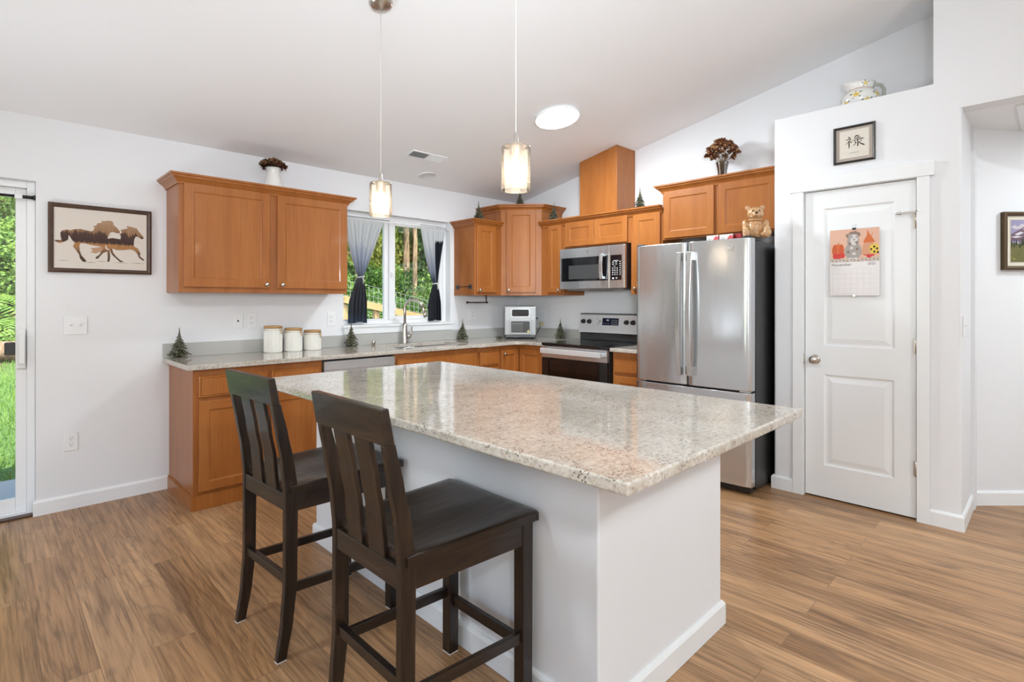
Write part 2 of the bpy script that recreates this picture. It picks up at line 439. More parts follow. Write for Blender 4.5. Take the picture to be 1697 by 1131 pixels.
# header above the hallway opening and the wall beyond it
b = B()
b.prism([(YPR,LINT),(YPR,cz(YPR)+.02),(YR,ZR+.02),(-5.75,ZR-.01),(-5.75,LINT)], XP, XP+.13, 'x')
b.prism([(-5.75,0),(-5.75,ZR-.01),(YF,ZR-.52),(YF,0)], XP, XP+.13, 'x')
struct('wall_header', b, M['wall'], 'white wall above the hallway opening', 'wall')
# hallway: angled far wall, end wall, flat ceiling
def hallpt(t, d=0):                          # t along the angled wall from its corner, d out of the wall towards the room
    return Vector((.098 + .70711*t - .70711*d, -4.015 - .70711*t - .70711*d, 0))
b = B(); a0, a1 = hallpt(-.05, 0), hallpt(2.4, 0); c0, c1 = hallpt(-.05, -.12), hallpt(2.4, -.12)
b.prism([(a0.x,a0.y),(a1.x,a1.y),(c1.x,c1.y),(c0.x,c0.y)], 0, 2.45)
struct('wall_hall', b, M['wall'], 'white angled hallway wall with the mountain picture', 'wall')
b = B(); b.box(XP+.13, 2.2, -5.85, -5.75, 0, 2.45); struct('wall_hall_end', b, M['wall'], 'white end wall of the hallway', 'wall')
b = B(); b.box(XP+.13, 2.2, -5.75, YPR, LINT, LINT+.04); struct('ceiling_hall', b, M['ceil'], 'low flat hallway ceiling', 'ceiling')
# left and front walls, the left with an unseen opening added for daylight fill
b = B()
for y0, y1, op in ((T,-1.6,0),(-1.6,-3.4,1),(-3.4,-4.6,0),(-4.6,-6.6,0),(-6.6,YF,0)):
    tp = lambda y: (cz(y) if y > YR else ZR - SL*(YR-y)) + .02
    if op: b.box(XL-T, XL, y0, y1, 0, .5)
    pts = [(y0,2.15 if op else 0),(y0,tp(y0))]
    if y1 < YR < y0: pts.append((YR,ZR+.02))
    pts += [(y1,tp(y1)),(y1,2.15 if op else 0)]
    b.prism(pts, XL-T, XL, 'x')
struct('wall_left', b, M['wall'], 'white wall on the left of the living area', 'wall')
b = B(); b.box(XL, XP+.13, YF-T, YF, 0, ZR); struct('wall_front', b, M['wall'], 'white wall behind the viewer', 'wall')
# sloped ceiling
b = B()
b.prism([(T,2.41),(0,2.44),(YR,ZR),(YF-T,ZR-SL*(YR*-1+YF-T)*-1),(YF-T,ZR+.3),(YR,ZR+.45),(T,2.75)], XL-T, T, 'x')
struct('ceiling', b, M['ceil'], 'white vaulted ceiling', 'ceiling')

# baseboards
BBP = [(0,0),(.014,0),(.014,.078),(.010,.086),(.006,.092),(0,.092)]
def baseboard(name, path, label):
    b = B(); b.sweep(path, BBP); return struct(name, b, M['trim'], label, 'baseboard')
baseboard('baseboard_back', [(DX1,.03),(DX1-.0001,0),(-3.475,0)], 'white baseboard on the back wall left of the cabinets')
baseboard('baseboard_pantry', [(XP+.25,YPL+.0002),(XP,YPL),(XP,-3.1265)], 'short white baseboard left of the pantry door')
baseboard('baseboard_pier', [(XP,-3.876),(XP,YPR),(.098,YPR)], 'white baseboard right of the pantry door turning the corner')
h0, h1 = hallpt(0), hallpt(2.3)
baseboard('baseboard_hall', [(h0.x,h0.y),(h1.x,h1.y)], 'white baseboard along the angled hallway wall')
baseboard('baseboard_left', [(XL,YF),(XL,0)], 'white baseboard on the left wall')

# attic hatch trim on the hallway ceiling
b = B(); hx0, hx1, hy0, hy1 = -.30, .30, -4.86, -4.243
for q in ((hx0,hx1,hy1-.055,hy1),(hx0,hx1,hy0,hy0+.055),(hx0,hx0+.055,hy0+.055,hy1-.055),(hx1-.055,hx1,hy0+.055,hy1-.055)): b.box(*q, LINT-.014, LINT)
b.box(hx0+.055, hx1-.055, hy0+.055, hy1-.055, LINT-.006, LINT-.0005)
struct('trim_1', b, M['trim'], 'white attic hatch frame on the hallway ceiling', 'trim', bevel=.003)

# ------------------------------------------------------------------ kitchen window
w = thing('window_1', 'white vinyl sliding kitchen window above the sink', 'window', (0,0,0), kind='structure')
YW = .085
b = B()
b.ring(WX0+.0005, WX1-.0005, WZ0+.0005, WZ1-.0005, YW-.01, T-.005, .035, .035, .035, .04)
obj('window_frame', b, M['vinyl'], w, bevel=.003)
XM = -1.650
b = B()   # fixed left lite and its meeting stile
b.box(XM-.055, XM+.010, YW+.0205, YW+.05, WZ0+.0355, WZ1-.0405)
for z0, z1 in ((WZ0+.0355,WZ0+.047),(WZ1-.052,WZ1-.0405)): b.box(WX0+.0355, XM-.055, YW+.02, YW+.05, z0, z1)
obj('fixed_sash', b, M['vinyl'], w, bevel=.003)
b = B()   # sliding right sash, in front
b.ring(XM-.012, WX1-.036, WZ0+.036, WZ1-.041, YW-.006, YW+.02, .062, .049, .036, .044)
ss = obj('sliding_sash', b, M['vinyl'], w, bevel=.003)
b = B(); b.box(XM-.004, XM+.024, YW-.016, YW-.006, 1.53, 1.585); b.box(XM+.004, XM+.016, YW-.024, YW-.014, 1.545, 1.58); obj('latch', b, M['plastic'], ss, bevel=.002)
b = B(); b.box(XM+.040, XM+.052, YW-.014, YW-.005, 1.22, 1.29); obj('vent_stop', b, M['plastic'], ss, bevel=.001)
b = B(); b.box(WX0+.034, XM-.05, YW+.034, YW+.037, WZ0+.045, WZ1-.05); obj('glass_pane', b, M['pane'], w)
b = B(); b.box(XM+.048, WX1-.084, YW+.006, YW+.009, WZ0+.07, WZ1-.083); obj('glass_pane', b, M['pane'], w)
b = B(); b.box(WX0-.016, WX1+.022, -.028, .001, WZ0-.020, WZ0); b.box(WX0+.002, WX1-.002, .0015, YW-.0105, WZ0+.0002, WZ0+.001)
obj('window_sill', b, M['trim'], w, bevel=.004)
b = B(); b.box(WX0-.004, WX1+.012, -.016, -.001, WZ0-.080, WZ0-.021); obj('sill_apron', b, M['trim'], w, bevel=.003)

# ------------------------------------------------------------------ sliding glass door
d = thing('door_1', 'white sliding glass door at the left edge', 'door', (0,0,0), kind='structure')
b = B()
b.ring(DX0+.0005, DX1-.0005, .0005, DZ-.0005, .05, T+.01, .038, .038, .03, .042)
obj('door_frame', b, M['vinyl'], d, bevel=.003)
b = B(); b.box(DX0+.001, DX1-.001, .0, .0495, .0005, .012); obj('threshold', b, M['framewood'], d, bevel=.002)
def slider(x0, x1, y0, y1, nm):
    b = B()
    b.ring(x0+.0005, x1-.0005, .031, DZ-.043, y0, y1, .05, .05, .08, .058)
    s = obj(nm, b, M['vinyl'], d, bevel=.003)
    b = B(); b.box(x0+.048, x1-.048, (y0+y1)/2-.002, (y0+y1)/2+.002, .108, DZ-.098); obj('glass_pane', b, M['pane'], s); return s
s1 = slider(-5.12, DX1-.038, .075, .105, 'sliding_panel')
slider(DX0+.038, -5.07, .112, .142, 'fixed_panel')
b = B(); hx = DX1-.063
b.box(hx-.020, hx+.020, .055, .076, .90, 1.14); b.box(hx-.012, hx+.014, .030, .055, .93, .955); b.box(hx-.012, hx+.014, .030, .055, 1.085, 1.11); b.box(hx-.012, hx+.014, .022, .036, .93, 1.11)
obj('door_handle', b, M['plastic'], s1, bevel=.004)
b = B(); b.box(hx-.075, hx-.022, .108, .126, .98, 1.06); obj('thumb_latch', b, M['black'], s1, bevel=.008, seg=3)

# curtain rod across the sliding door
t = thing('curtain_rod', 'black tension curtain rod across the top of the sliding door', 'curtain rod', (DX1,.03,1.945))
b = B(); b.tube([(-1.849,0,0),(-.05,0,0)], .008, 10); b.tube([(-.10,0,0),(-.012,0,0)], .0105, 10); b.lathe([(.014,-.012),(.016,-.001)], (0,0,0), 16, axis='x'); obj('rod', b, M['black'], t)
b = B(); b.box(-.095, -.06, -.013, .013, -.014, .014); obj('bracket_clip', b, M['plastic'], t, bevel=.003)

# ------------------------------------------------------------------ pantry door
d = thing('door_2', 'white two panel pantry door with a calendar on it', 'door', (XP,0,0), kind='structure')
def Yp(x): return x
# slab: built facing -x. use local panels with axis swap
def door_slab():
    b = B(); t_ = .035; xf = .010; xb = xf + t_
    y0, y1, z1 = PD1-.003, PD0+.003, PDZ-.003
    pans = [(-3.311,-3.703,1.015,1.925),(-3.311,-3.700,.222,.826)]
    def P(y, z, x): return (x, y, z)
    # front face in strips around two panels
    zs = [.012, pans[1][2], pans[1][3], pans[0][2], pans[0][3], z1]
    for za, zb in ((zs[0],zs[1]),(zs[2],zs[3]),(zs[4],zs[5])): b.face([P(y0,za,xf),P(y1,za,xf),P(y1,zb,xf),P(y0,zb,xf)])
    for p in pans:
        b.face([P(y0,p[2],xf),P(p[0],p[2],xf),P(p[0],p[3],xf),P(y0,p[3],xf)]); b.face([P(p[1],p[2],xf),P(y1,p[2],xf),P(y1,p[3],xf),P(p[1],p[3],xf)])
        prev = None
        for ins, dx in ((0,0),(.012,.008),(.022,.008),(.050,.002)):
            L = [b.bm.verts.new(q) for q in (P(p[0]-ins,p[2]+ins,xf+dx),P(p[1]+ins,p[2]+ins,xf+dx),P(p[1]+ins,p[3]-ins,xf+dx),P(p[0]-ins,p[3]-ins,xf+dx))]
            if prev:
                for i in range(4): b.bm.faces.new((prev[i],prev[(i+1)%4],L[(i+1)%4],L[i]))
            prev = L
        b.bm.faces.new(prev)
    # sides and back
    c = [P(y0,.012,xf),P(y1,.012,xf),P(y1,z1,xf),P(y0,z1,xf)]; k = [P(y0,.012,xb),P(y1,.012,xb),P(y1,z1,xb),P(y0,z1,xb)]
    for i in range(4): b.face([c[i],c[(i+1)%4],k[(i+1)%4],k[i]])
    b.face(k[::-1])
    bmesh.ops.remove_doubles(b.bm, verts=b.bm.verts, dist=.0001)
    return b
obj('door_slab', door_slab(), M['trim'], d)
b = B()
b.box(.0005, .1095, PD1+.001, PD1+.0115, .0005, PDZ+.0008); b.box(.0005, .1095, PD0-.0115, PD0-.001, .0005, PDZ+.0008); b.box(.0005, .1095, PD0-.0115, PD1+.0115, PDZ+.001, PDZ+.0115)
obj('door_jamb', b, M['trim'], d)
b = B(); b.box(-.018, -.0005, PD1+.003, PD1+.070, 0, PDZ+.004); b.box(-.018, -.0005, PD0-.066, PD0-.003, 0, PDZ+.004); b.box(-.022, -.0006, PD0-.088, PD1+.085, PDZ+.004, PDZ+.090)
obj('door_casing', b, M['trim'], d, bevel=.002)
kb = B(); kb.lathe([(.0,-.062),(.016,-.062),(.027,-.052),(.029,-.040),(.022,-.028),(.012,-.022),(.011,-.008),(.030,-.006),(.032,.0)], (.010,-3.259,.921), 28, axis='x'); obj('door_knob', kb, M['nickel'], d)
b = B(); b.box(-.003, .010, PD1-.004, PD1+.002, .885, .955); obj('strike_plate', b, M['nickel'], d)
for z in (1.795, 1.043, .309):
    b = B(); b.tube([(-.006,PD0-.001,z-.045),(-.006,PD0-.001,z+.045)], .007, 10); b.box(-.003, .010, PD0-.004, PD0+.014, z-.044, z+.044)
    hg = obj('hinge', b, M['nickel'], d)
    if z > 1.5:
        b = B(); b.bar((-.006,PD0,z+.05), (-.012,PD0+.075,z+.047), .012, .010); b.lathe([(.010,0),(.007,.02),(.002,.03)], (-.014,PD0+.075,z+.047), 10, axis='y'); b.bar((-.006,PD0-.002,z+.052),(-.03,PD0-.014,z+.056),.007,.007)
        obj('door_stop', b, M['nickel'], hg)
# ================================================================== CABINETS
M_KNOB = M['nickel']
def knob_b(x, y, z):
    b = B(); b.lathe([(.006,0),(.006,-.010),(.014,-.014),(.0155,-.021),(.011,-.027),(0,-.028)], (x,y,z), 18, axis='y'); return b
def fronts(t, d, items, fm=None):
    """items: (kind, x0, x1, z0, z1, knob(x,z) or None) on the face y=-d"""
    for kind, x0, x1, z0, z1, kn in items:
        b = B()
        if kind == 'door': b.panel(x0, x1, z0, z1, -d, .020, min(.056, (x1-x0)*.26), .007, .010)
        else: b.panel(x0, x1, z0, z1, -d, .020, .010, -.003, .004)
        o = obj(kind, b, fm or M['cab'], t)
        if kn: obj('knob', knob_b(kn[0], -d-.020, kn[1]), M_KNOB, o)
CROWN = [(0,-.045),(.010,-.045),(.012,-.034),(.020,-.024),(.036,-.010),(.044,-.006),(.046,.004),(.058,.008),(.058,.020),(0,.020)]
def crown(t, path, z, name='crown_moulding'):
    b = B(); b.sweep(path, [(o, z+h) for o, h in CROWN]); return obj(name, b, M['cab'], t)
def upper(name, label, loc, rot, w, d, h, items, cr=None, group='wall cabinets'):
    t = thing(name, label, 'cabinet', loc, rot, group)
    b = B(); b.box(0, w, -d, 0, 0, h); obj('cabinet_body', b, [M['cabside']], t, bevel=.0015)
    fronts(t, d, items)
    if cr: crown(t, cr, h)
    return t
RZ = -PI/2      # for units on the right wall: local x runs towards the viewer, local -y into the room
D = .325
# left wall cabinet (two doors)
w = 1.185
upper('wall_cabinet', 'large two door wall cabinet left of the window', (-3.49,0,1.37), 0, w, D, .762,
      [('door',.027,.576,.036,.728,(.548,.062)),('door',.630,1.180,.036,.728,(.660,.062))],
      [(0,0),(0,-D),(w,-D),(w,0)])
# narrow cabinet right of the window
w = .35
upper('wall_cabinet', 'narrow single door wall cabinet between the window and the corner cabinet', (-.95,0,1.37), 0, w, D, .735,
      [('door',.022,.275,.028,.700,(.048,.052))], [(0,0),(0,-D),(w,-D)])
# tall diagonal corner cabinet
t = thing('corner_cabinet', 'tall diagonal wall cabinet in the corner, highest crown', 'cabinet', (0,0,1.37), 0, 'wall cabinets')
PL, PR = Vector((-.60,-.335)), Vector((-.325,-.655))
b = B(); b.prism([(0,0),(-.60,0),tuple(PL),tuple(PR),(0,-.655)], 0, .915); obj('cabinet_body', b, M['cabside'], t, bevel=.0015)
dv = (PR-PL); Ld = dv.length; ang = math.atan2(dv.y, dv.x)
b = B(); b.panel(.058, Ld-.062, .030, .885, 0, .020, .056); dr = obj('door', b, M['cab'], t, loc=(PL.x,PL.y,0), rot=(0,0,ang))
obj('knob', knob_b(.085,-.020,.055), M_KNOB, dr)
b = B(); b.box(.002, .056, -.003, 0, 0, .87); b.box(Ld-.060, Ld-.002, -.003, 0, 0, .87); b.box(.056,Ld-.06,-.003,0,0,.026); obj('face_frame', b, M['cab'], t, loc=(PL.x,PL.y,0), rot=(0,0,ang))
crown(t, [(-.60,0),tuple(PL),tuple(PR),(0,-.655)], .915)
# right wall run
w = .300
upper('wall_cabinet', 'narrow single door wall cabinet right of the corner cabinet', (0,-.656,1.37), RZ, w, D, .735,
      [('door',.105,.272,.028,.700,(.250,.052))])
w = .775
upper('wall_cabinet', 'short two door wall cabinet over the microwave', (0,-.957,1.83), RZ, w, D, .275,
      [('door',.028,.378,.012,.248,None),('door',.381,.745,.012,.248,None)])
w = .312
upper('wall_cabinet', 'single door wall cabinet between the microwave and the refrigerator', (0,-1.733,1.37), RZ, w, D, .735,
      [('door',.030,.296,.028,.700,(.056,.052))])
t = thing('crown_moulding', 'stained crown moulding running over the microwave cabinets', 'moulding', (0,-.656,2.105), RZ)
b = B(); b.sweep([(.001,-D),(1.389,-D)], [(o, h) for o, h in CROWN])
obj('moulding', b, M['cab'], t)
w = .940
upper('wall_cabinet', 'two door wall cabinet above the refrigerator', (0,-2.047,1.825), RZ, w, D, .440,
      [('door',.018,.455,.012,.405,None),('door',.492,.930,.012,.405,None)], [(0,0),(0,-D),(w,-D)])
# wood chase above the microwave
t = thing('hood_chase', 'tall stained wood box rising to the ceiling above the microwave cabinet', 'vent cover', (0,-1.132,2.105), RZ)
b = B(); dd = .30; w = .433
y0, y1 = -1.132, -1.565
z0a, z1a = cz(y0)-2.105-.002, cz(y1)-2.105-.002
b.prism([(0,0.02),(w,0.02),(w,z1a),(0,z0a)], -dd, -.001, 'y'); obj('chase_panel', b, M['cab'], t, bevel=.0015)

# ------------------------------------------------------------------ base cabinets
BH, BD = .882, .60
def base(name, label, loc, rot, w, items, d=BD, group='base cabinets', hollow=False):
    t = thing(name, label, 'cabinet', loc, rot, group)
    b = B()
    if hollow: b.box(0, w, -d, 0, .001, .66); b.box(0, w, -d, -d+.02, .66, BH); b.box(0, .018, -d+.02, 0, .66, BH); b.box(w-.018, w, -d+.02, 0, .66, BH)
    else: b.box(0, w, -d, 0, .001, BH)
    obj('cabinet_body', b, M['cabside'], t, bevel=.0015)
    b = B(); b.box(.0, w, -d-.012, -d, .001, .085); b.box(.0, w, -d-.008, -d, .085, .094); obj('kick_board', b, M['cab'], t)
    fronts(t, d, items); return t
t = base('base_cabinet', 'base cabinet at the left end of the counter', (-3.475,-.001,0), 0, .832,
     [('drawer',.030,.442,.705,.838,None),('door',.030,.442,.115,.682,None),('drawer',.470,.815,.705,.838,None),('door',.470,.815,.115,.682,None)])
b = B(); b.box(-.012,-.0005,-BD-.012,-.001,.001,.085); b.box(-.008,-.0005,-BD-.008,-.001,.085,.094); obj('base_trim', b, M['cab'], t)
base('base_cabinet', 'sink base cabinet with a wide false drawer front', (-2.035,-.001,0), 0, .89,
     [('drawer',.022,.868,.705,.838,None),('door',.022,.440,.115,.682,None),('door',.450,.868,.115,.682,None)], hollow=True)
base('base_cabinet', 'narrow drawer base cabinet right of the sink', (-1.144,-.001,0), 0, .272,
     [('drawer',.018,.254,.705,.838,None),('drawer',.018,.254,.42,.682,None),('drawer',.018,.254,.115,.397,None)])
t = thing('base_corner_cabinet', 'corner base cabinet with two doors meeting at the inside corner', 'cabinet', (0,-.001,0), 0, 'base cabinets')
b = B(); b.prism([(-.871,0),(-.871,-BD),(-BD,-BD),(-BD,-.955),(-.001,-.955),(-.001,0)], .001, BH); obj('cabinet_body', b, M['cabside'], t, bevel=.0015)
b = B(); b.panel(-.857, -.625, .115, .838, -BD, .02, .05); o = obj('door', b, M['cab'], t); obj('knob', knob_b(-.825,-BD-.02,.800), M_KNOB, o)
b = B(); b.panel(.025, .325, .115, .838, 0, .02, .05); o = obj('door', b, M['cab'], t, loc=(-BD,-BD,0), rot=(0,0,RZ))
base('base_cabinet', 'small drawer and door base cabinet between the range and the refrigerator', (-.001,-1.732,0), RZ, .318,
     [('drawer',.022,.298,.705,.838,None),('door',.022,.298,.115,.682,None)])

# ------------------------------------------------------------------ counters
CT0, CT1 = .883, .914
def ctop(pieces):
    b = B()
    for p in pieces: b.box(*p, CT0, CT1)
    return b
SX0, SX1, SY0, SY1 = -1.93, -1.17, -.50, -.12
t = thing('countertop', 'long speckled granite worktop under the window, turning the corner to the range', 'countertop', (0,0,0))
b = B()
b.prism([(-3.514,-.002),(-3.514,-.648),(SX0,-.648),(SX0,-.002)], CT0, CT1)
b.prism([(SX0,-.648),(SX1,-.648),(SX1,SY0),(SX0,SY0)], CT0, CT1); b.prism([(SX0,SY1),(SX1,SY1),(SX1,-.002),(SX0,-.002)], CT0, CT1)
fil = [(-.648-.09+.09*math.sin(a), -.648-.09+.09*math.cos(a)) for a in [PI/2*i/8 for i in range(9)]]
b.prism([(SX1,-.002),(SX1,-.648)] + fil[:] + [(-.648,-.957),(-.002,-.957),(-.002,-.002)], CT0, CT1)
bmesh.ops.remove_doubles(b.bm, verts=b.bm.verts, dist=.0002)
seen = {}
for f in list(b.bm.faces):                      # drop the inner faces between the pieces
    c = tuple(round(v, 3) for v in f.calc_center_median()); seen.setdefault(c, []).append(f)
bmesh.ops.delete(b.bm, geom=[f for L in seen.values() if len(L) > 1 for f in L], context='FACES_ONLY')
obj('worktop', b, M['granite'], t, bevel=.004)
t = thing('countertop', 'short piece of granite worktop between the range and the refrigerator', 'countertop', (0,-1.73,0))
b = B(); b.box(-.648, -.002, -.328, 0, CT0, CT1); obj('worktop', b, M['granite'], t, bevel=.004)
b = B()
b.box(-3.514, -.012, -.0115, -.001, CT1+.0005, 1.014); b.box(-.0115, -.001, -.957, -.0115, CT1+.0005, 1.014); b.box(-.0115, -.001, -2.058, -1.730, CT1+.0005, 1.014)
struct('trim_2', b, M['tile'], 'grey tile backsplash strip along the counter', 'backsplash', bevel=.0012)

# undermount sink
t = thing('sink', 'stainless undermount sink set in the granite below the window', 'sink', (0,0,0))
b = B(); x0, x1, y0, y1 = SX0-.012, SX1+.012, SY0-.012, SY1+.012
xm = (x0+x1)/2
for xa, xb in ((x0,xm-.012),(xm+.012,x1)):
    L = [(xa,y0,CT0-.001),(xb,y0,CT0-.001),(xb,y1,CT0-.001),(xa,y1,CT0-.001)]; K = [(xa+.02,y0+.02,.70),(xb-.02,y0+.02,.70),(xb-.02,y1-.02,.70),(xa+.02,y1-.02,.70)]
    for i in range(4): b.face([L[i],L[(i+1)%4],K[(i+1)%4],K[i]])
    b.face(K)
b.face([(xm-.012,y0,CT0-.001),(xm+.012,y0,CT0-.001),(xm+.012,y1,CT0-.001),(xm-.012,y1,CT0-.001)])
obj('bowl', b, M['steel'], t, solid=.002)
# faucet
FX = -1.590
t = thing('faucet', 'brushed nickel gooseneck pull-down faucet at the sink', 'faucet', (FX,-.070,CT1))
b = B(); b.lathe([(.029,0),(.029,.006),(.026,.012),(.024,.10),(.021,.17),(.0150,.19)], n=24); 
arc = [(0,0,.185),(0,0,.30)] + [(.045*(1-math.cos(a))*1.1,-.072*(1-math.cos(a)),.33+.080*math.sin(a)) for a in [PI*i/14*.93 for i in range(15)]]
b.tube(arc, .0125, 14)
obj('spout', b, M['nickel'], t)
e = Vector(arc[-1]); dv = (Vector(arc[-1])-Vector(arc[-2])).normalized()
b = B(); b.tube([e, e+dv*.03, e+dv*.075, e+dv*.105], [.0135,.015,.018,.0195], 16); hd = obj('spray_head', b, M['nickel'], t)
b = B(); bt = e+dv*.055+Vector((-.008,-.015,0)); b.ball(bt, (.006,.006,.016), 10); obj('spray_button', b, M['black'], hd)
b = B(); b.lathe([(.0,.022),(.020,.024),(.020,.055),(.018,.062),(0,.063)], (0,0,.065), 18, axis='x'); b.tube([(.055,-.004,.068),(.068,-.008,.095),(.070,-.012,.155)], [.012,.010,.006], 12)
obj('handle', b, M['nickel'], t)
b = B(); b.lathe([(.017,0),(.017,.038),(.015,.043),(0,.044)], n=20)
tag(obj('air_gap', b, M['nickel'], loc=(-1.926,-.085,CT1)), 'small nickel cylinder standing left of the faucet', 'air gap cap')
# ================================================================== APPLIANCES
def monogram(b, c, r, t, m=0):
    """round badge with a curly script monogram, facing -y at c"""
    x, y, z = c
    ring = [(x+r*math.cos(a), y, z+r*math.sin(a)) for a in [2*PI*i/32 for i in range(33)]]
    b.tube(ring, t, 6, m)
    for sx, dz in ((-1,.02),(1,-.02)):
        cur = [(x+sx*r*(.38+.30*math.cos(a))*1.0, y, z+r*(dz+.42*math.sin(a)*(1-.15*i/14))) for i, a in enumerate([PI*.1+1.6*PI*i/14 for i in range(15)])]
        b.tube(cur, t*.8, 6, m)
    b.tube([(x-r*.5,y,z-r*.35),(x-.1*r,y,z),(x+.1*r,y,z-.05*r),(x+r*.5,y,z+r*.35)], t*.8, 6, m)

# ------------------------------------------------------------------ refrigerator
FY0, FW = -2.072, .893
t = thing('refrigerator', 'stainless french door refrigerator beside the pantry wall', 'refrigerator', (0,FY0,0), RZ)
b = B(); b.box(0, FW, -.705, -.06, .035, 1.725); b.box(.03, FW-.03, -.69, -.10, .004, .04); obj('cabinet_body', b, mat('dark grey fridge side', (.012,.0115,.011), .34, spec=.4), t, bevel=.004)
def fdoor(x0, x1, z0, z1, bulge=.016, d0=.712, d1=.775):
    """door with a gently bowed front"""
    b = B(); n = 18; fr = []; 
    for i in range(n+1):
        u = i/n; x = x0 + (x1-x0)*u; e = min(u, 1-u)*(x1-x0)
        y = -d1 - bulge*(1-(2*((x-.0)/FW)-1)**2) 
        if e < .012: y += (.012-e)*.8
        fr.append((x, y))
    lo = [[b.bm.verts.new((x,y,z)) for x, y in fr] for z in (z0, z0+.004, z1-.004, z1)]
    bk = [[b.bm.verts.new((x,-d0,z)) for x in (x0,x1)] for z in (z0,z1)]
    for A_, B_ in zip(lo, lo[1:]):
        for i in range(n): f = b.bm.faces.new((A_[i],A_[i+1],B_[i+1],B_[i])); f.smooth = True
    b.bm.faces.new(lo[0][::-1] + bk[0]); b.bm.faces.new(lo[-1] + bk[1][::-1])
    b.bm.faces.new((bk[0][0],bk[0][1],bk[1][1],bk[1][0]))
    for k in (0, -1):
        j = 0 if k == 0 else 1
        b.bm.faces.new([r_[k] for r_ in lo] + [bk[1][j], bk[0][j]])
    return b
GX = .437
def fhandle(x, parent):
    b = B(); z0, z1 = .775, 1.665; zs = [z0 + (z1-z0)*i/16 for i in range(17)]
    for za, zb in zip(zs, zs[1:]):
        f = lambda z: -.822 - .030*math.sin(PI*(z-z0)/(z1-z0))
        b.prism([(f(za),za),(f(zb),zb),(f(zb)-.014,zb),(f(za)-.014,za)], x-.016, x+.016, 'x')
    bmesh.ops.remove_doubles(b.bm, verts=b.bm.verts, dist=.0003)
    for z in (z0+.03, z1-.03): b.box(x-.013, x+.013, -.828, -.785, z-.030, z+.030)
    return obj('handle', b, M['steelv'], parent, bevel=.002)
dl = obj('door', fdoor(.002, GX-.004, .705, 1.738), M['steel'], t); fhandle(GX-.040, dl)
dr = obj('door', fdoor(GX+.004, FW-.002, .705, 1.738), M['steel'], t); fhandle(GX+.040, dr)
b = B(); monogram(b, (FW-.135,-.787,1.672), .019, .0016); o = obj('badge', b, M['chrome'], dr); o['label'] = 'round script monogram badge'
fz = obj('freezer_drawer', fdoor(.002, FW-.002, .060, .690), M['steel'], t)
b = B()
for x in (.06, FW-.06): b.box(x-.015, x+.015, -.83, -.785, .60, .63)
b.box(.045, FW-.045, -.842, -.826, .598, .632); obj('handle', b, M['steelv'], fz, bevel=.003)
b = B(); b.box(.02, FW-.02, -.74, -.69, .012, .056); obj('toe_grille', b, M['black'], t)
for x in (.035, FW-.035):
    b = B(); b.box(x-.03, x+.03, -.77, -.62, 1.7265, 1.752); obj('hinge_cover', b, M['black'], t, bevel=.006)
for x in (.05, FW-.05):
    b = B(); b.box(x-.035, x+.035, -.765, -.70, .692, .7035); obj('hinge_plate', b, M['chrome'], t, bevel=.002)

# ------------------------------------------------------------------ microwave
t = thing('microwave', 'stainless over-the-range microwave with a black glass door', 'microwave', (0,-.964,1.425), RZ)
MW, MH = .752, .392
b = B(); b.box(0, MW, -.370, -.002, 0, MH); obj('cabinet_body', b, mat('dark brown microwave case', (.03,.018,.014), .4), t, bevel=.003)
b = B(); b.box(.05, MW-.05, -.34, -.05, -.012, 0); b.box(.30,.52,-.33,-.22,-.016,-.011,1); obj('vent_grille', b, [mat('grey filter', (.30,.30,.30), .4, metal=.6), M['black']], t)
b = B(); b.box(.001, .588, -.402, -.371, .002, MH-.002); o = obj('door', b, M['steel'], t, bevel=.004)
b = B(); b.box(.022, .572, -.4045, -.4015, .075, .300); g = obj('window', b, M['bglass'], o, bevel=.004)
b = B(); b.box(.118, .500, -.4058, -.4044, .095, .225); obj('screen', b, mat('grey perforated screen', (.05,.05,.05), .25, spec=.6), o)
b = B(); zs = [.085+.235*i/10 for i in range(11)]
for za, zb in zip(zs, zs[1:]):
    f = lambda z: -.428 - .012*math.sin(PI*(z-.085)/.235)
    b.prism([(f(za),za),(f(zb),zb),(f(zb)-.010,zb),(f(za)-.010,za)], .505, .540, 'x')
bmesh.ops.remove_doubles(b.bm, verts=b.bm.verts, dist=.0003)
for z in (.10,.30): b.box(.512, .533, -.436, -.402, z-.012, z+.012)
obj('handle', b, M['steelv'], o, bevel=.002)
b = B(); b.box(.590, MW-.001, -.402, -.371, .002, MH-.002); o = obj('control_panel', b, M['steel'], t, bevel=.004)
b = B(); b.box(.603, .722, -.4045, -.4015, .075, .300); pf = obj('key_pad', b, M['bglass'], o, bevel=.003)
b = B()
M['print'] = mat('pale panel printing', (.55,.55,.55), .5)
for r_ in range(4):
    for c_ in range(3): b.box(.622+c_*.024, .633+c_*.024, -.4052, -.4044, .120+r_*.019, .129+r_*.019)
for r_ in range(7): b.box(.700, .713, -.4052, -.4044, .122+r_*.019, .128+r_*.019)
for r_ in range(2):
    for c_ in range(2): b.box(.622+c_*.034, .640+c_*.034, -.4052, -.4044, .215+r_*.018, .221+r_*.018)
b.box(.635,.690,-.4052,-.4044,.246,.251); b.box(.630,.660,-.4052,-.4044,.198,.201); b.box(.622,.642,-.4052,-.4044,.084,.098); b.box(.660,.676,-.4052,-.4044,.088,.098)
obj('keys', b, M['print'], o)
b = B(); monogram(b, (.335,-.404,.348), .013, .0011); o = obj('badge', b, M['chrome'], t); o['label'] = 'round script monogram badge'

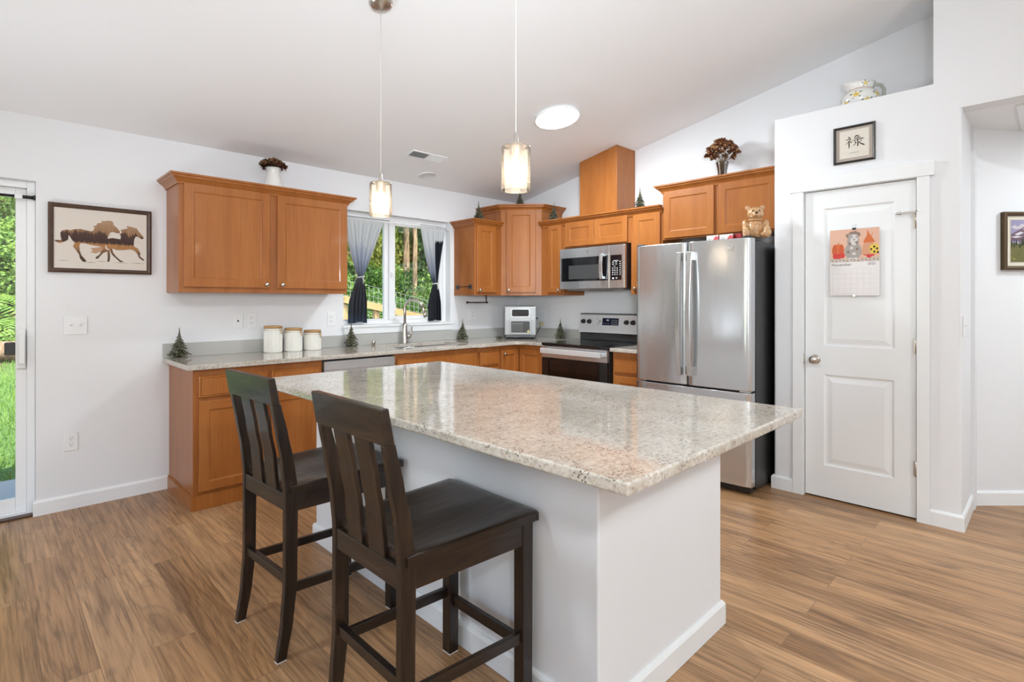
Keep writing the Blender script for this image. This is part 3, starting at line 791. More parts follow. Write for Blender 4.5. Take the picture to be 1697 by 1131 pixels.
# ------------------------------------------------------------------ range
t = thing('range', 'electric range with black glass cooktop and stainless control panel', 'range', (0,-.965,0), RZ)
SW = .757
b = B(); b.box(0, SW, -.635, -.012, .03, .895); b.box(.03,SW-.03,-.60,-.05,.003,.035); obj('cabinet_body', b, M['black'], t, bevel=.003)
b = B(); b.box(-.0, SW, -.668, -.09, .8955, .922); obj('cooktop', b, M['bglass'], t, bevel=.006, seg=3)
bm_ = mat('burner marking', (.05,.05,.05), .2)
for x, y, r_ in ((.20,-.50,.10),(.55,-.50,.09),(.20,-.24,.075),(.55,-.24,.10)):
    b = B(); b.lathe([(r_,0),(r_,.0004),(r_-.002,.0004),(r_-.002,0)], (x,y,.9222), 40, cap=False); obj('burner_ring', b, bm_, t)
b = B(); b.prism([(-.085,.923),(-.085,.992),(-.028,1.0),(-.028,.923)], .004, SW-.004, 'x'); obj('backguard', b, mat('glossy black enamel', (.010,.010,.010), .12, coat=.4), t, bevel=.003)
b = B(); b.prism([(-.108,.998),(-.104,1.020),(-.082,1.172),(-.074,1.180),(-.012,1.180),(-.012,.998)], 0, SW, 'x'); cp = obj('control_panel', b, mat('light stainless panel', (.74,.74,.74), .32, metal=.35), t, bevel=.004)
b = B(); b.box(.002, SW-.002, -.083, -.012, 1.1805, 1.189); obj('end_cap', b, M['rubber'], cp, bevel=.003)
def onpanel(z): return -.104 + (z-1.020)*(.022/.152)
for x in (.055, .130, .568, .640):
    b = B(); z = 1.108; y = onpanel(z)
    b.lathe([(.024,0),(.023,-.010),(.019,-.013),(.018,-.030),(.014,-.033),(0,-.033)], (x,y+.001,z), 22, axis='y'); b.box(x-.004, x+.004, y-.038, y-.030, z-.017, z+.017)
    obj('knob', b, M['black'], cp, bevel=.0015)
b = B(); y = onpanel(1.11); b.prism([(onpanel(1.075)-.002,1.075),(onpanel(1.145)-.002,1.145),(onpanel(1.145)+.002,1.145),(onpanel(1.075)+.002,1.075)], .285, .475, 'x'); ds = obj('display', b, mat('navy display glass', (.012,.014,.035), .1), cp)
b = B()
yy = lambda z: onpanel(z)-.0035
for c_ in range(4):
    for r_ in range(3):
        x = .395+c_*.019; z = 1.085+r_*.018; b.box(x, x+.008, yy(z), yy(z)+.001, z, z+.005)
for c_ in range(3): b.box(.300+c_*.026, .310+c_*.026, yy(1.09), yy(1.09)+.001, 1.09, 1.094)
b.box(.335, .362, yy(1.125), yy(1.125)+.001, 1.118, 1.132)
obj('display_digits', b, M['print'], ds)
b = B()
for k, (x, z) in enumerate(((.222,1.135),(.222,1.08),(.245,1.085))): b.box(x, x+(.003 if k == 0 else .002), yy(z)+.002, yy(z)+.0035, z-.02, z+(.01 if k == 0 else .02))
monogram(b, (.255,yy(1.112)+.002,1.112), .012, .0011)
obj('panel_badge', b, M['black'], cp)
b = B(); b.box(.006, SW-.006, -.668, -.636, .785, .893); dr = obj('door_top', b, M['steel'], t, bevel=.003)
b = B(); b.box(.006, SW-.006, -.664, -.636, .205, .784); od = obj('oven_door', b, M['bglass'], t, bevel=.003)
b = B(); b.box(.10, SW-.10, -.6655, -.6635, .33, .67); obj('oven_window', b, mat('oven window', (.004,.004,.004), .05), od)
b = B(); b.box(.035, SW-.035, -.726, -.706, .828, .876)
for x in (.05, SW-.05): b.box(x-.014, x+.014, -.710, -.667, .834, .868)
obj('oven_handle', b, mat('bright stainless handle', (.74,.74,.74), .30, metal=.45), t, bevel=.004)
b = B(); b.box(.006, SW-.006, -.664, -.636, .040, .200); obj('storage_drawer', b, M['steel'], t, bevel=.003)

# ------------------------------------------------------------------ dishwasher
t = thing('dishwasher', 'stainless dishwasher front built in under the counter', 'dishwasher', (-2.640,-.001,0))
b = B(); b.box(0, .602, -.58, 0, .004, .880); obj('cabinet_body', b, M['black'], t)
b = B(); b.box(.004, .598, -.625, -.581, .11, .770); b.box(.004,.598,-.625,-.581,.800,.868); b.box(.004,.04,-.625,-.581,.77,.80); b.box(.562,.598,-.625,-.581,.77,.80); b.box(.04,.562,-.598,-.581,.77,.80)
o = obj('door', b, M['steel'], t, bevel=.003)
b = B(); b.box(.01, .592, -.60, -.581, .01, .10); obj('kick_board', b, M['black'], t)

# ------------------------------------------------------------------ air fryer oven
t = thing('air_fryer', 'silver air fryer oven with two windows in the counter corner', 'air fryer', (-.315,-.335,CT1), R(-45))
AW, AD, AH = .330, .30, .345
M['silver'] = mat('satin silver plastic', (.34,.335,.325), .42, metal=.35)
b = B(); b.box(-AW/2+.01, AW/2-.01, -AD/2+.01, AD/2-.01, .012, .045)
for x in (-1,1):
    for y in (-1,1): b.lathe([(.014,0),(.016,.013)], (x*(AW/2-.03), y*(AD/2-.03), 0), 12)
obj('base', b, M['black'], t, bevel=.006)
b = B(); pts = [(-AD/2,.040),(-AD/2-.002,.20),(-AD/2+.010,AH-.012),(-AD/2+.022,AH),(AD/2-.02,AH),(AD/2,AH-.02),(AD/2,.040)]
b.prism(pts, -AW/2, AW/2, 'x'); obj('housing', b, M['silver'], t, bevel=.022, seg=4)
b = B(); b.box(-AW/2+.02, AW/2-.02, -AD/2+.03, AD/2-.02, AH-.004, AH+.004); obj('top_cover', b, M['black'], t, bevel=.003)
b = B(); b.box(-AW/2-.002, AW/2+.002, -AD/2+.0, AD/2-.02, .212, .218); b.lathe([(.010,0),(.010,.018),(.007,.022)], (AW/2,-.06,.214), 14, axis='x'); obj('seam_band', b, M['black'], t, bevel=.001)
def rr(x0, x1, z0, z1, r, n=5):
    P = []
    for cx, cz_, a0 in ((x1-r,z1-r,0),(x0+r,z1-r,PI/2),(x0+r,z0+r,PI),(x1-r,z0+r,1.5*PI)):
        P += [(cx+r*math.cos(a0+PI/2*i/n), cz_+r*math.sin(a0+PI/2*i/n)) for i in range(n+1)]
    return P
y = -AD/2
b = B(); b.prism(rr(-.115,.115,.052,.205,.018), y-.010, y+.004, 'y'); dr = obj('door', b, M['silver'], t, bevel=.003)
b = B(); b.prism(rr(-.098,.098,.068,.186,.012), y-.0115, y-.009, 'y'); obj('window', b, mat('smoked window', (.06,.06,.055), .10, spec=.6), dr)
b = B()
for i in range(7): b.box(-.09+i*.018, -.087+i*.018, y-.0122, y-.0113, .075, .165)
b.box(-.09,.03,y-.0122,y-.0113,.163,.167); obj('rack_lines', b, mat('grey rack', (.22,.22,.21), .4), dr)
b = B(); b.prism([(.068,.072),(.098,.072),(.083,.100)], y-.0126, y-.0116, 'y'); o = obj('warning_sticker', b, mat('yellow sticker', (.75,.60,.18), .5), dr); 
b = B(); b.box(.0822,.0838,y-.0132,y-.0125,.081,.092); b.box(.0822,.0838,y-.0132,y-.0125,.076,.0785); obj('sticker_mark', b, M['black'], dr)
b = B(); b.prism(rr(-.110,.110,.222,.322,.018), y-.004, y+.02, 'y'); o = obj('control_frame', b, mat('light silver frame', (.46,.455,.445), .40, metal=.3), t, bevel=.003)
b = B(); b.prism(rr(-.088,.088,.238,.308,.014), y-.0055, y+.0, 'y'); obj('control_window', b, M['bglass'], o)

# ------------------------------------------------------------------ island
IX0, IX1, IY0, IY1 = -3.410, -2.258, -3.742, -1.512
JX0, JX1, JY0, JY1 = -3.105, -2.278, -3.437, -1.525
t = thing('kitchen_island', 'white drywall island base standing in the middle of the floor', 'island', (0,0,0))
b = B(); b.box(JX0, JX1, JY0, JY1, .001, .882); obj('base_wall', b, M['wall'], t, bevel=.008, seg=3)
b = B(); pth = [(JX0,JY1),(JX0,JY0),(JX1,JY0),(JX1,JY0+.09)]
b.sweep([(JX1-.05,JY1),(JX0,JY1),(JX0,JY0),(JX1,JY0),(JX1,JY0+.05)], [(o, z+.001) for o, z in BBP]); obj('baseboard', b, M['trim'], t)
t = thing('island_countertop', 'wide speckled granite slab on the island', 'countertop', (0,0,.883))
b = B(); b.box(IX0, IX1, IY0, IY1, 0, .031); obj('slab', b, M['granite'], t, bevel=.006, seg=3)
# ================================================================== COUNTER STOOLS
def lerp_tab(tab, z):
    for (z0, a), (z1, b_) in zip(tab, tab[1:]):
        if z <= z1:
            u = (z-z0)/(z1-z0); u = u*u*(3-2*u)*.5 + u*.5
            return a + (b_-a)*u
    return tab[-1][1]
BACK = [(0,-.534),(.13,-.514),(.28,-.504),(.60,-.503),(.72,-.513),(.83,-.532),(.94,-.551),(1.035,-.568)]   # rear edge of the rear legs
THK = [(0,.036),(.28,.046),(.62,.048),(.80,.040),(.94,.032),(1.035,.028)]
def stool():
    t = thing('counter_stool', 'dark wood counter stool nearest the viewer, its slat back facing the left', 'stool', (0,0,0), 0, 'counter stools')
    RY, FYO = .198, .213
    for s_ in (1,-1):
        zs = [.003 + (.937-.003)*i/30 for i in range(31)]
        pts = [(lerp_tab(BACK,z), z) for z in zs] + [(lerp_tab(BACK,z)+lerp_tab(THK,z), z) for z in reversed(zs)]
        b = B(); b.prism(pts, s_*RY, s_*(RY-.026), 'y'); lg = obj('rear_leg', b, M['espresso'], t, bevel=.003)
        b = B(); b.box(-.533, -.499, s_*RY, s_*(RY-.025), 0, .003); obj('foot_pad', b, M['plastic'], lg)
        b = B(); b.prism([(-.060,.003),(-.018,.003),(-.014,.604),(-.060,.604)], s_*FYO, s_*(FYO-.044), 'y'); lg = obj('front_leg', b, M['espresso'], t, bevel=.003)
        b = B(); b.box(-.059, -.019, s_*FYO, s_*(FYO-.043), 0, .003); obj('foot_pad', b, M['plastic'], lg)
        b = B(); b.bar((-.462,s_*(RY-.013),.250), (-.055,s_*(FYO-.020),.228), .018, .034); obj('side_stretcher', b, M['espresso_x'], t, bevel=.002)
        b = B(); b.bar((-.460,s_*(RY-.014),.572), (-.055,s_*(FYO-.014),.566), .020, .078); obj('side_apron', b, M['espresso_x'], t, bevel=.002)
    b = B(); b.box(-.046, -.026, -(FYO-.044), FYO-.044, .180, .216); obj('front_stretcher', b, M['espresso_y'], t, bevel=.002)
    b = B(); b.box(-.496, -.474, -(RY-.026), RY-.026, .266, .298); obj('rear_stretcher', b, M['espresso_y'], t, bevel=.002)
    b = B(); b.box(-.050, -.028, -(FYO-.044), FYO-.044, .535, .604); obj('front_apron', b, M['espresso_y'], t, bevel=.002)
    b = B(); b.box(-.500, -.474, -(RY-.026), RY-.026, .540, .602); obj('rear_apron', b, M['espresso_y'], t, bevel=.002)
    # scooped seat
    nx, ny = 22, 22; b = B(); top = []; bot = []
    for i in range(nx+1):
        u = i/nx; x = -.487 + .487*u; hw = .205 + .031*u; r0 = []; r1 = []
        for j in range(ny+1):
            v = -1 + 2*j/ny; y = hw*v
            dip = .013*max(0, 1-((u-.40)/.55)**2)*max(0, 1-v**4)*(1 - .55*math.exp(-(v/.22)**2)*max(0,u-.25))
            if u > .9: dip -= .0
            cx = x
            if u > .96 and abs(v) > .9: cx -= .012*(abs(v)-.9)/.1
            zt = .634 - dip - (.004 if i in (0,nx) or j in (0,ny) else 0)
            r0.append(b.bm.verts.new((cx,y,zt))); r1.append(b.bm.verts.new((cx,y,.605)))
        top.append(r0); bot.append(r1)
    for i in range(nx):
        for j in range(ny):
            f = b.bm.faces.new((top[i][j],top[i+1][j],top[i+1][j+1],top[i][j+1])); f.smooth = True
            b.bm.faces.new((bot[i][j],bot[i][j+1],bot[i+1][j+1],bot[i+1][j]))
    for i in range(nx):
        for j in (0,ny): b.bm.faces.new((top[i][j],top[i+1][j],bot[i+1][j],bot[i][j]))
    for j in range(ny):
        for i in (0,nx): b.bm.faces.new((top[i][j],top[i][j+1],bot[i][j+1],bot[i][j]))
    obj('seat', b, M['espresso_x'], t)
    # back slats following the posts, and the top rail
    for yc in (-.062,.062):
        zs = [.590 + (.940-.590)*i/22 for i in range(23)]
        pts = [(lerp_tab(BACK,z)+.006, z) for z in zs] + [(lerp_tab(BACK,z)+.020, z) for z in reversed(zs)]
        b = B(); b.prism(pts, yc-.043, yc+.043, 'y'); obj('back_slat', b, M['espresso'], t, bevel=.002)
    b = B(); b.prism([(-.553,.936),(-.569,1.036),(-.543,1.036),(-.524,.936)], -.204, .204, 'y'); obj('top_rail', b, M['espresso_y'], t, bevel=.004)
    return t
s0 = stool(); s0.location = (-3.122,-2.985,0)
dup(s0, (-3.130,-2.192,0), R(3.0), 'dark wood counter stool farther back, nearer the base cabinets at the left')

# ================================================================== LIGHTS, WITH ADDED FILL DISCS
tilt = -math.atan(SL)
def ceil_pt(x, y, drop=0): return Vector((x, y, cz(y) - drop)) if y > YR else Vector((x, y, ZR - SL*(YR-y) - drop))
t = thing('ceiling_light', 'round white flush ceiling light glowing over the kitchen', 'ceiling light', ceil_pt(-1.22,-1.64)); t.rotation_euler = (tilt,0,0)
b = B(); b.lathe([(.178,-.001),(.178,-.018),(.170,-.022),(.168,-.018),(.168,-.001)], n=48); obj('rim', b, M['plastic'], t)
b = B(); b.lathe([(.167,-.012),(.165,-.022),(.10,-.030),(0,-.032)], n=48, cap=False); obj('diffuser', b, M['disc'], t)
def other_light(loc, rx, label, m):
    o = dup(t, loc, 0, label, 'flush ceiling lights'); o.rotation_euler = (rx,0,0)
    for c in o.children:
        if c.name.startswith('diffuser'):
            c.data = c.data.copy(); c.data.materials[0] = m
for x, y, lab in ((-5.6,-2.2,'added unseen fill disc over the dining area near the sliding door'),(-5.8,-6.6,'added unseen fill disc over the living area behind the viewer'),(-3.0,-6.9,'added unseen fill disc over the living area beyond the hallway opening')):
    other_light(ceil_pt(x, y), tilt if y > YR else -tilt, lab, M['fill_dining' if y > -4 else 'fill_living'])  # dining and living discs are added to fill the room with light
t['group'] = 'flush ceiling lights'
other_light((.16,-5.22,LINT), 0, 'round flush light on the flat hallway ceiling', M['disc_hall'])

def pendant():
    t = thing('pendant_light', 'seeded glass pendant light hanging farther back, left one', 'pendant light', (-2.978,-1.987,cz(-1.987)), 0, 'pendant lights over the island')
    H = cz(-1.987)
    zt = 1.950 - H
    b = B(); b.lathe([(.058,.0),(.060,-.008),(.052,-.022),(.030,-.032),(.010,-.036),(.006,-.045),(0,-.045)], n=32); o = obj("canopy", b, M["nickel"], t, rot=(tilt,0,0))
    b = B(); b.tube([(0,0,-.04),(0,0,zt-.02)], .0015, 8); obj('cord', b, mat('clear pale cord', (.60,.565,.51), .35), t)
    b = B(); b.lathe([(.0045,zt+.012),(.0075,zt+.002),(.0095,zt-.022),(.020,zt-.036),(.024,zt-.042),(.024,zt-.085),(.019,zt-.092),(0,zt-.092)], n=24); obj('socket', b, M['nickel'], t)
    b = B(); b.lathe([(.022,zt-.040),(.050,zt-.040),(.0535,zt-.042),(.0550,zt-.047),(.0550,zt-.207),(.0545,zt-.2085),(.0535,zt-.2085),(.0530,zt-.207),(.0532,zt-.203)], n=40, cap=False)
    obj('shade', b, M['seeded'], t)
    b = B(); b.lathe([(.009,zt-.092),(.014,zt-.106),(.0195,zt-.128),(.0195,zt-.172),(.013,zt-.190),(0,zt-.195)], n=20, cap=False); obj('bulb', b, M['bulb'], t)
    return t
p0 = pendant()
H2 = cz(-2.955)
p1 = dup(p0, (-2.975,-2.955,H2), 0, 'seeded glass pendant light hanging nearer, right one', 'pendant lights over the island')
# the second ceiling point is higher, so its cord is longer
for c in list(p1.children):
    n_ = c.name.split('.')[0]; dzz = (cz(-2.955) - cz(-1.987)) + .012
    if n_ == 'cord':
        zt = 1.938 - H2
        me = c.data.copy(); c.data = me
        zs_ = sorted(v.co.z for v in me.vertices); mid = (zs_[0]+zs_[-1])/2
        for v in me.vertices:
            if v.co.z < mid: v.co.z -= dzz
    elif n_ != 'canopy': c.location.z -= dzz

# vent and speaker
t = thing('ceiling_vent', 'rectangular white air vent on the sloped ceiling, half its louvers dark', 'vent', ceil_pt(-1.705,-.587,.001)); t.rotation_euler = (tilt,0,0)
b = B(); W_, D_ = .175, .062
for q in ((-W_,W_,-D_,-D_+.014),(-W_,W_,D_-.014,D_),(-W_,-W_+.012,-D_+.014,D_-.014),(W_-.012,W_,-D_+.014,D_-.014),(-.004,.004,-D_+.014,D_-.014)): b.box(*q, -.007, 0)
obj('frame', b, M['plastic'], t, bevel=.001)
b = B(); b.box(-W_+.01, W_-.01, -D_+.012, D_-.012, -.0012, -.0004); obj('backing', b, M['slot'], t)
b = B()
for i in range(13):
    x = -W_+.022+i*.0125
    b.face([(x,-D_+.013,-.002),(x,D_-.013,-.002),(x-.0045,D_-.013,-.008),(x-.0045,-D_+.013,-.008)])
    x = .012+i*.0125
    b.face([(x,-D_+.013,-.002),(x,D_-.013,-.002),(x+.0105,D_-.013,-.0085),(x+.0105,-D_+.013,-.0085)])
obj('louvers', b, M['plastic'], t, solid=.001)
t = tag(obj('ceiling_speaker', B().lathe([(.082,0),(.082,-.006),(.072,-.011),(.068,-.008),(0,-.008)], n=40), wall_mat('offwhite speaker grille', (.70,.70,.69), .6), loc=ceil_pt(-1.459,-.245)), 'small round off-white disc on the ceiling near the window wall', 'ceiling speaker'); t.rotation_euler = (tilt,0,0)

# ================================================================== SWITCHES AND OUTLETS
def plate(name, label, cat, loc, rotz, kind, wd=.070, group=None):
    """plate facing -y"""
    t = thing(name, label, cat, loc, rotz, group); h = .0575
    b = B(); b.box(-wd/2, wd/2, -.006, -.0005, -h, h); pl = obj('cover_plate', b, M['plastic'], t, bevel=.002)
    n = max(1, round(wd/.06)) if kind == 'switch' else 1
    if kind == 'switch':
        for i in range(n):
            x = (i-(n-1)/2)*.046
            b = B(); b.box(x-.012, x+.012, -.0062, -.0055, -.016, .016); b.bar((x,-.005,.002),(x,-.017,.009),.009,.009); obj('toggle', b, M['plastic'], t, bevel=.001)
    elif kind == 'outlet':
        b = B()
        for dz in (.0195,-.0195): b.prism(rr(-.017,.017,dz-.0145,dz+.0145,.008), -.0085, -.005, 'y')
        obj('receptacle', b, M['plastic'], t, bevel=.0008)
        b = B()
        for dz in (.0195,-.0195):
            b.box(-.0075,-.0055,-.0090,-.0083,dz,dz+.008); b.box(.0055,.0075,-.0090,-.0083,dz,dz+.008); b.lathe([(.0025,-.0090),(.0025,-.0083)], (0,0,dz-.007), 8, axis='y')
        obj('slots', b, M['slot'], t)
    elif kind == 'jack':
        b = B(); b.box(-.006,.006,-.0075,-.0055,-.008,.004); obj('jack', b, M['black'], t)
    return t
plate('light_switch', 'double switch plate beside the sliding door', 'light switch', (-3.983,0,1.157), 0, 'switch', .116)
plate('outlet', 'low wall outlet near the floor beside the sliding door', 'outlet', (-4.006,0,.424), 0, 'outlet', group='wall outlets')
plate('wall_jack', 'blank looking plate with one dark jack above the canisters', 'wall jack', (-3.026,0,1.162), 0, 'jack')
plate('outlet', 'wall outlet right of the jack plate above the canisters', 'outlet', (-2.930,0,1.161), 0, 'outlet', group='wall outlets')
plate('outlet', 'wall outlet at the lower left corner of the window', 'outlet', (-2.282,0,1.157), 0, 'outlet', group='wall outlets')
plate('outlet', 'wide outlet plate under the cabinet right of the window', 'outlet', (-.71,0,1.167), 0, 'outlet', .100, group='wall outlets')
plate('outlet', 'outlet in the corner right of the air fryer', 'outlet', (0,-.392,1.155), RZ, 'outlet', .07, group='wall outlets')
plate('light_switch', 'switch plate on the wall end inside the hallway opening', 'light switch', (-.395,YPR,1.165), 0, 'switch', .07)
t = thing('power_plug', 'yellowed plug with a cord behind the air fryer', 'plug', (-.012,-.385,1.062), RZ)
b = B(); b.box(-.016,.016,-.045,-.002,-.022,.022); obj('plug', b, mat('yellowed plastic', (.55,.46,.26), .4), t, bevel=.005)
b = B(); b.tube([(0,-.03,-.02),(-.02,-.05,-.07),(-.05,-.06,-.12),(-.09,-.06,-.138)], .0035, 8); obj('cord', b, M['black'], t)

# ================================================================== PICTURES
def frame_b(w, h, fw, dp, m=0):
    """frame facing -y, centred, bevelled profile"""
    b = B()
    L = [(0,-.001),(0,-dp),(fw*.35,-dp-.004),(fw*.8,-dp-.001),(fw,-dp+.006),(fw,-.001)]
    rows = []
    for ins, y in L: rows.append([b.bm.verts.new(p) for p in ((-w/2+ins,y,-h/2+ins),(w/2-ins,y,-h/2+ins),(w/2-ins,y,h/2-ins),(-w/2+ins,y,h/2-ins))])
    rows.append(rows[0])
    for A_, B_ in zip(rows, rows[1:]):
        for i in range(4): b.bm.faces.new((A_[i],A_[(i+1)%4],B_[(i+1)%4],B_[i]))
    return b
def sheet(name, parent, m, x0, x1, z0, z1, y, t=.002):
    b = B(); b.box(x0, x1, y, y+t, z0, z1); return obj(name, b, m, parent)
def flat(b, pts, y, m=0):
    n = len(pts); f = b.face([(p[0], y, p[1]) for p in pts], m); return f
# horses
t = thing('horse_picture', 'framed picture of two galloping brown horses left of the wall cabinet', 'picture', (-3.849,0,1.708))
PW, PH = .534, .432
obj('frame', frame_b(PW, PH, .027, .024), M['framewood'], t)
cw, ch = PW-.05, PH-.05
sheet('canvas', t, mat('cream canvas', (.70,.63,.56), .8), -cw/2, cw/2, -ch/2, ch/2, -.016)
HA = [(0.008,0.455),(0.081,0.458),(0.072,0.519),(0.068,0.578),(0.086,0.619),(0.138,0.638),(0.17,0.628),(0.203,0.651),(0.268,0.665),(0.335,0.645),(0.393,0.637),(0.419,0.694),(0.401,0.726),(0.437,0.743),(0.445,0.778),(0.497,0.798),(0.489,0.824),(0.532,0.83),(0.584,0.843),(0.615,0.826),(0.619,0.771),(0.654,0.733),(0.689,0.674),(0.689,0.639),(0.653,0.636),(0.622,0.653),(0.587,0.643),(0.569,0.6),(0.555,0.53),(0.559,0.433),(0.528,0.403),(0.536,0.349),(0.58,0.331),(0.583,0.214),(0.574,0.137),(0.552,0.136),(0.557,0.212),(0.553,0.309),(0.51,0.285),(0.466,0.207),(0.453,0.179),(0.423,0.184),(0.432,0.212),(0.466,0.248),(0.493,0.332),(0.493,0.387),(0.383,0.406),(0.316,0.427),(0.275,0.431),(0.258,0.383),(0.261,0.303),(0.281,0.223),(0.313,0.171),(0.334,0.125),(0.296,0.117),(0.264,0.175),(0.256,0.235),(0.216,0.326),(0.192,0.371),(0.213,0.426),(0.185,0.47),(0.161,0.534),(0.15,0.546),(0.145,0.473),(0.112,0.437),(0.065,0.407),(0.025,0.427)]
HB = [(0.698,0.696),(0.73,0.713),(0.78,0.732),(0.762,0.773),(0.816,0.765),(0.881,0.743),(0.899,0.703),(0.954,0.608),(0.962,0.573),(0.94,0.561),(0.898,0.596),(0.87,0.6),(0.851,0.542),(0.846,0.428),(0.897,0.389),(0.924,0.291),(0.914,0.262),(0.97,0.193),(0.956,0.178),(0.905,0.232),(0.891,0.289),(0.859,0.344),(0.813,0.369),(0.731,0.349),(0.659,0.344),(0.606,0.368),(0.615,0.299),(0.649,0.232),(0.694,0.171),(0.738,0.146),(0.693,0.14),(0.649,0.197),(0.605,0.257),(0.58,0.338),(0.545,0.377),(0.551,0.529),(0.608,0.548),(0.697,0.535),(0.702,0.598),(0.684,0.611),(0.711,0.655)]
HT = [(0.493,0.387),(0.45,0.37),(0.374,0.351),(0.399,0.312),(0.373,0.283),(0.432,0.267),(0.484,0.304),(0.506,0.347)]
def horse_mat():
    m = mat('printed forest inside the horses', (.3,.15,.07), .8); n = N(m)
    s_ = n.new('SeparateXYZ'); n.L(n.coord(), s_.inputs[0]); z = s_.outputs[2]
    jag = n.noise(n.coord((60,0,9)), 1.0, 3); z2 = n.math('ADD', z, n.math('MULTIPLY', n.math('SUBTRACT', jag, .5), .10))
    u = n.math('ADD', n.math('DIVIDE', z2, ch), .5); u0 = n.math('ADD', n.math('DIVIDE', z, ch), .5)
    up = n.ramp(u, [(.10,(.035,.02,.012)),(.30,(.16,.085,.045)),(.405,(.40,.20,.08)),(.44,(.10,.05,.035)),(.46,(.05,.026,.022)),(.60,(.08,.04,.028)),(.64,(.30,.165,.085)),(.85,(.44,.28,.165))])
    band = n.ramp(u0, [(.35,(0,0,0)),(.37,(1,1,1)),(.43,(1,1,1)),(.445,(0,0,0))])
    c = n.mix(n.math('MULTIPLY', band, .75), up, (.42,.20,.07))
    n.col(c); return m
b = B()
cv = lambda P: [((u-.5)*cw, (v-.5)*ch) for u, v in P]
flat(b, cv(HA), -.0172); flat(b, cv(HB), -.0168); flat(b, cv(HT), -.0176, 1)
for x0, x1, z in ((.04,.16,.128),(.30,.45,.112),(.43,.55,.135),(.60,.80,.125),(.80,.99,.128)):
    flat(b, [((x0-.5)*cw,(z-.5)*ch),((x0+x1-1)/2*cw,(z-.504)*ch),((x1-.5)*cw,(z-.5)*ch),((x0+x1-1)/2*cw,(z-.494)*ch)], -.0164, 2)
hp = obj('horses', b, [horse_mat(), mat('printed tail', (.48,.29,.18), .8), mat('printed ground line', (.30,.25,.20), .8)], t)
bm = bmesh.new(); bm.from_mesh(hp.data); bmesh.ops.triangulate(bm, faces=bm.faces, ngon_method='EAR_CLIP'); bm.to_mesh(hp.data); bm.free()

# calligraphy
t = thing('calligraphy_picture', 'small black framed calligraphy print above the pantry door', 'picture', (XP,-3.490,2.316), RZ)
PW, PH = .232, .236
obj('frame', frame_b(PW, PH, .014, .014), mat('black painted frame', (.018,.014,.011), .35), t)
sheet('mat_board', t, mat('taupe mat', (.42,.36,.31), .8), -PW/2+.011, PW/2-.011, -PH/2+.011, PH/2-.011, -.006)
sheet('print_paper', t, mat('cream paper', (.70,.65,.56), .8), -PW/2+.034, PW/2-.034, -PH/2+.032, PH/2-.028, -.0072, .001)
ink = mat('brush ink', (.035,.022,.016), .8)
def stroke(b, pts, y):
    """brush stroke: pts = (x, z, width)"""
    L = []; Rr = []
    for i, (x, z, w_) in enumerate(pts):
        a = pts[max(0,i-1)]; c = pts[min(len(pts)-1,i+1)]; d = Vector((c[0]-a[0], c[1]-a[1])).normalized(); nx, nz = -d.y*w_/2, d.x*w_/2
        L.append((x+nx, z+nz)); Rr.append((x-nx, z-nz))
    for i in range(len(pts)-1): b.face([(L[i][0],y,L[i][1]),(L[i+1][0],y,L[i+1][1]),(Rr[i+1][0],y,Rr[i+1][1]),(Rr[i][0],y,Rr[i][1])])
b = B(); S_ = .0011; ox, oz = -.050, -.030
ST = [[(16,78,3),(20,74,7),(24,70,4)],
      [(4,60,4),(16,62,5),(30,66,6),(27,58,4),(16,44,4),(3,33,2)],
      [(20,52,4),(20,30,6),(20,6,4)],
      [(24,48,3),(31,42,6),(34,38,3)],
      [(58,82,5),(52,72,5),(46,66,3)],
      [(54,76,4),(70,78,5),(66,70,4),(63,62,4)],
      [(46,61,3),(62,63,5),(78,66,4)],
      [(36,50,3),(60,52,5),(90,56,6),(94,54,3)],
      [(64,52,4),(65,30,6),(64,12,6),(58,15,3)],
      [(48,44,3),(53,38,6),(55,34,3)],
      [(57,34,4),(48,24,4),(40,18,2)],
      [(84,46,4),(76,38,4),(70,34,2)],
      [(68,36,3),(80,24,6),(96,14,7),(99,13,2)]]
for k, s_ in enumerate(ST): stroke(b, [(ox+p[0]*S_, oz+p[1]*S_*.92, p[2]*S_) for p in s_], -.0076-.00004*k)
obj('character', b, ink, t)
text_obj('caption', 'prosperity', .013, mat('grey caption ink', (.30,.27,.24), .8), t, (0,-.0074,-.058), (R(90),0,0), .0001, shear=.35)

# mountain picture in the hallway
pc = hallpt(.187+.245)
t = thing('mountain_picture', 'bronze framed mountain landscape on the hallway wall at the right edge', 'picture', (pc.x-.0004,pc.y-.0004,1.697), R(-45))
PW, PH = .49, .370
obj('frame', frame_b(PW, PH, .024, .030), mat('antique bronze frame', (.10,.065,.035), .35, metal=.7), t)
sheet('mat_board', t, mat('cream mat', (.72,.66,.55), .7), -PW/2+.02, PW/2-.02, -PH/2+.02, PH/2-.02, -.012)
px, pz = PW/2-.055, PH/2-.050
sheet('inner_fillet', t, mat('pale fillet', (.60,.52,.40), .6), -px-.004, px+.004, -pz-.004, pz+.004, -.0135)
b = B(); U = lambda u, v: ((u*2-1)*px, (v*2-1)*pz)
flat(b, [U(0,.45),U(1,.45),U(1,1),U(0,1)], -.0138, 0)
random.seed(5)
flat(b, [U(0,.82),U(.06,.88),U(.12,.84),U(.18,.91),U(.30,.86),U(.2,.8),U(.08,.78)], -.0140, 1)
flat(b, [U(0,.5),U(0,.66),U(.08,.72),U(.16,.78),U(.26,.88),U(.36,.95),U(.46,.90),U(.58,.78),U(.72,.70),U(.86,.64),U(1,.6),U(1,.5)], -.0142, 2)
